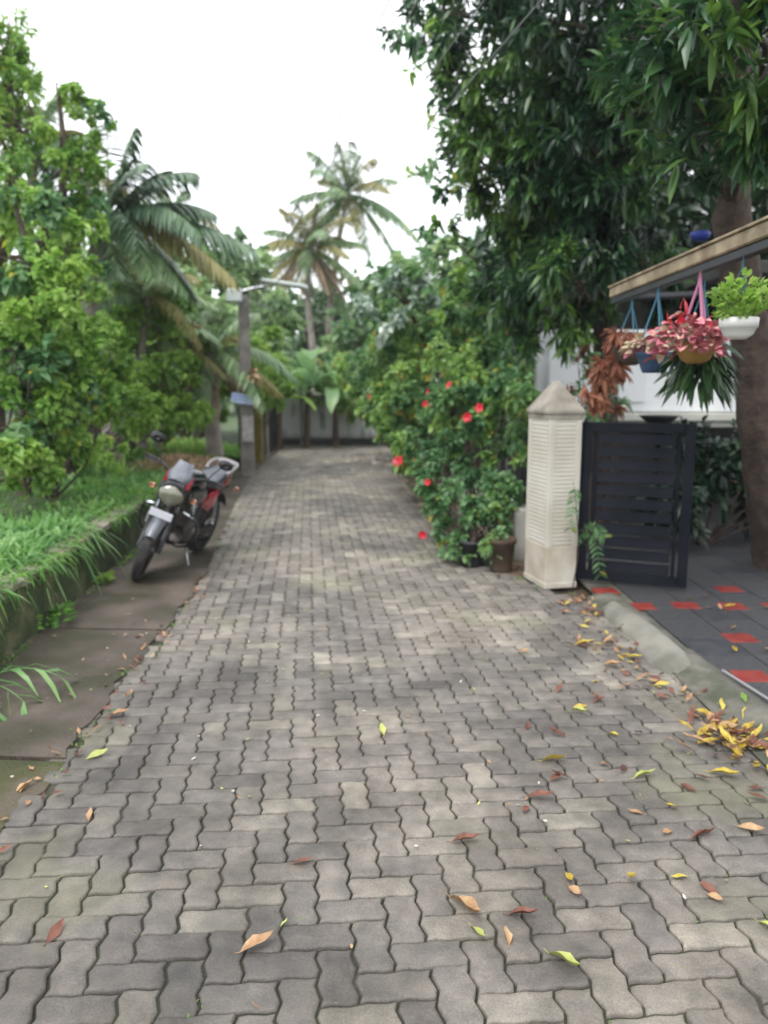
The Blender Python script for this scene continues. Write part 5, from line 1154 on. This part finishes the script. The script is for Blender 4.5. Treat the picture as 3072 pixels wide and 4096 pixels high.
for s in (-1, 1): mp('foot_peg', 'plastic', lambda q: tube(q, [(s * .1, -.12, .30), (s * .25, -.13, .31)], .014, 0, 8))
mp('side_stand', 'steel', lambda q: (tube(q, [(-.07, -.02, .24), (-.20, .02, .015)], .011, 0, 8), box(q, (-.205, .02, -.01), (.06, .04, .012), 0, bev=.003)))
mp('radiator_guard', 'plastic', lambda q: box(q, (0, .355, .50), (.17, .02, .16), 0, bev=.006))
mp('cloth_strip', 'silverpaint', lambda q: box(q, (.10, .72, .60), (.015, .006, .10), 0, bev=.003), True)

# ================================================================== FALLEN LEAVES
def fl(label, x, y, ang, L, m, W=None, cat='fallen leaf', z=.004, curl=.12):
    q = MB(); a = math.radians(ang)
    leaves(q, [(0, 0, 0)], [(math.cos(a), math.sin(a), .02)], L, W or L * .42, 'fallen', .35 + .7 * random.random(), -curl, upj=.28)
    s = MB(); tube(q, [(0, 0, 0), (-.18 * L * math.cos(a), -.18 * L * math.sin(a), .003)], .0012, 0, 4)
    o = q.build('fallen_leaf', m, loc=(x, y, z)); tag(o, label, cat, 'leaves fallen on the paving'); return o
FL = [
 ('yellow leaf lying alone on the paving left of the kerb ramp', 1.19, 4.6, 0, .12, 'yellowleaf'),
 ('long yellow leaf in the right middle of the lane', .68, 3.10, -8, .11, 'yellowleaf'),
 ('pale yellow leaf halfway between the long yellow leaf and the leaf heap', 1.03, 2.95, 10, .10, 'greenleaf'),
 ('curled yellow leaf in front of the yellow leaf heap', 1.36, 3.0, -35, .12, 'yellowleaf'),
 ('narrow green leaf standing in the middle of the lane', 0.0, 3.35, 100, .08, 'greenleaf'),
 ('orange tan leaf at the lower left of the picture', -.41, 1.965, 28, .10, 'orangeleaf'),
 ('dark olive leaf on a pale paver left of centre', -.31, 2.375, 5, .07, 'darkleaf'),
 ('orange oval leaf in the lower right foreground', .60, 2.26, -75, .075, 'orangeleaf'),
 ('large pinkish brown curled leaf at the bottom centre', .21, 2.20, -62, .15, 'orangeleaf'),
 ('dull yellow leaf touching the big curled brown leaf', .26, 2.07, -70, .08, 'greenleaf'),
 ('green and yellow leaf near the bottom edge', .47, 1.96, -55, .11, 'greenleaf'),
 ('yellow green leaf cut by the right edge near the bottom', 1.13, 2.09, -65, .08, 'greenleaf'),
 ('small orange leaf near the right edge above the bottom', 1.03, 2.22, -60, .06, 'orangeleaf'),
 ('dark brown shrivelled leaf right of centre', .56, 2.80, -8, .11, 'darkleaf'),
 ('dark red brown leaf at the lower right', 1.10, 2.52, 12, .10, 'darkleaf'),
 ('dark brown leaf left of the brown paver in the foreground', .24, 2.5, 0, .10, 'darkleaf'),
 ('brown leaf beside the big curled leaf', .38, 2.12, -10, .09, 'darkleaf'),
 ('tan leaf on the near left brown slab', -1.46, 2.83, 60, .08, 'orangeleaf'),
 ('yellow green leaf on the brown slab left of the paving', -1.60, 3.80, 35, .08, 'greenleaf'),
 ('tan leaf at the slab edge by the left gutter', -1.34, 3.55, 20, .09, 'orangeleaf'),
 ('tan leaf lying on the paving at the lower left', -1.10, 2.64, 100, .06, 'orangeleaf'),
 ('pale yellow leaf at the corner of slab and paving', -1.29, 3.12, 30, .09, 'greenleaf'),
 ('dark brown star shaped dead leaf at the bottom left', -.98, 2.0, 80, .08, 'darkleaf'),
 ('dark dead leaf at the left edge of the paving', -1.36, 2.38, -15, .07, 'darkleaf'),
 ('light green leaf pointing to the long yellow leaf', .93, 3.62, -40, .09, 'greenleaf'),
 ('small round yellow leaf right of the light green one', 1.04, 3.36, -50, .06, 'yellowleaf'),
 ('brown leaf pair on the paving left of the kerb ramp end', 1.27, 4.25, -12, .10, 'orangeleaf'),
 ('yellow leaf tucked against the ramp foot', 1.45, 4.38, -20, .09, 'yellowleaf'),
 ('olive yellow leaf on the paving below the ramp foot', 1.46, 3.95, -15, .08, 'yellowleaf'),
 ('tan leaf on the paving in the right foreground', .98, 2.68, 170, .06, 'orangeleaf'),
 ('pink tan leaf at the right edge of the foreground', 1.3, 2.6, -35, .09, 'orangeleaf'),
 ('bright green leaf resting on the kerb', 1.80, 3.62, 80, .07, 'lime', None, 'fallen leaf', .05),
 ('dull tan leaf low in the lane centre', .36, 1.99, 95, .06, 'orangeleaf'),
]
for f in FL: fl(*f)
def litter(name, label, pts, L, mats, z=.004, cat='leaf litter', W=.42, z2=.0):
    q = MB(); n = len(pts); P = np.column_stack([pts, z + z2 * rng.random(n)]); a = rng.random(n) * 6.28; sel = rng.integers(0, len(mats), n)
    for k in range(len(mats)):
        s = sel == k
        if s.sum(): leaves(q, P[s], np.stack([np.cos(a[s]), np.sin(a[s]), .03 + (.22 if z2 else .1) * rng.normal(size=s.sum())], 1), L * (.6 + .8 * rng.random(s.sum())), L * W, 'fallen', .35, -.1, k, upj=.3)
    return tag(q.build(name, mats), label, cat, kind='stuff')
n = 80; litter('leaf_heap', 'heap of bright yellow and brown leaves against the kerb', np.column_stack([1.60 + .09 * rng.normal(size=n), 3.28 + .11 * rng.normal(size=n)]), .085, ['yellowleaf', 'yellowleaf', 'darkleaf', 'orangeleaf'], z=.006, z2=.025, W=.4)
n = 34; litter('loose_leaves', 'scattered yellow and brown leaves on the right half of the near paving', np.column_stack([.55 + 1.0 * rng.random(n), 2.2 + 2.6 * rng.random(n)]), .065, ['yellowleaf', 'orangeleaf', 'darkleaf'], z=.006)
n = 130; t = rng.random(n); litter('leaf_litter', 'loose yellow and tan leaves along the kerb and ramp', np.column_stack([np.interp(2.6 + 3.1 * t, [2.6, 3.5, 4.2, 5.0, 5.7], [1.7, 1.58, 1.44, 1.42, 1.45]) + .09 * rng.normal(size=n), 2.6 + 3.1 * t]), .06, ['yellowleaf', 'orangeleaf', 'darkleaf', 'orangeleaf'], z=.008)
n = 90; y = 2.4 + 4 * rng.random(n); litter('gutter_litter', 'brown leaves collected between slabs and paving on the left', np.column_stack([np.interp(y, [p[1] for p in LEFT], [p[0] for p in LEFT]) + .07 + .06 * rng.normal(size=n), y]), .045, ['darkleaf', 'orangeleaf', 'darkleaf'], z=.012)
n = 170; litter('petal_litter', 'pale fallen petals scattered before the far right bushes', np.column_stack([-.25 + .30 * rng.normal(size=n), 16.8 + 1.2 * rng.normal(size=n)]), .09, ['whitelitter', 'whitelitter', 'orangeleaf'], z=.01)
n = 300; y = 6.3 + 10 * rng.random(n); litter('bush_litter', 'brown leaves under the hibiscus bushes', np.column_stack([np.interp(y, [p[1] for p in RIGHT[::-1]], [p[0] for p in RIGHT[::-1]]) - .05 + .13 * rng.normal(size=n), y]), .06, ['darkleaf', 'darkleaf', 'orangeleaf'], z=.012)
n = 130; litter('small_litter', 'tiny pale specks of leaf scattered over the lane and slabs', np.column_stack([-2.0 + 3.5 * rng.random(n), 1.6 + 6.5 * rng.random(n)]), .022, ['orangeleaf', 'whitelitter', 'greenleaf'], z=.02 if False else .006)
n = 60; litter('slab_litter', 'tiny tan specks on the brown slabs', np.column_stack([-2.15 + .65 * rng.random(n), 2.2 + 4 * rng.random(n)]), .022, ['orangeleaf', 'whitelitter'], z=.03)
n = 26; litter('driveway_litter', 'yellow leaves fallen on the grey driveway tiles', np.column_stack([1.95 + 1.2 * rng.random(n), 3.9 + 1.8 * rng.random(n)]), .07, ['yellowleaf', 'orangeleaf'], z=.04)

# ================================================================== damp air
q = MB(); q.add([(x, y, z) for x in (-100, 100) for y in (-45, 170) for z in (-1.1, 14)], [(0, 1, 3, 2), (4, 6, 7, 5), (0, 4, 5, 1), (2, 3, 7, 6), (0, 2, 6, 4), (1, 5, 7, 3)])
hz = bpy.data.materials.new('haze'); hz.use_nodes = True; n = hz.node_tree.nodes; n.clear()
pv = n.new('ShaderNodeVolumePrincipled'); oo = n.new('ShaderNodeOutputMaterial'); hz.node_tree.links.new(pv.outputs[0], oo.inputs['Volume'])
pv.inputs['Color'].default_value = (.93, .96, 1, 1); pv.inputs['Density'].default_value = .0009; pv.inputs['Anisotropy'].default_value = .2
M['haze'] = hz
tag(q.build('haze', 'haze'), kind='stuff')
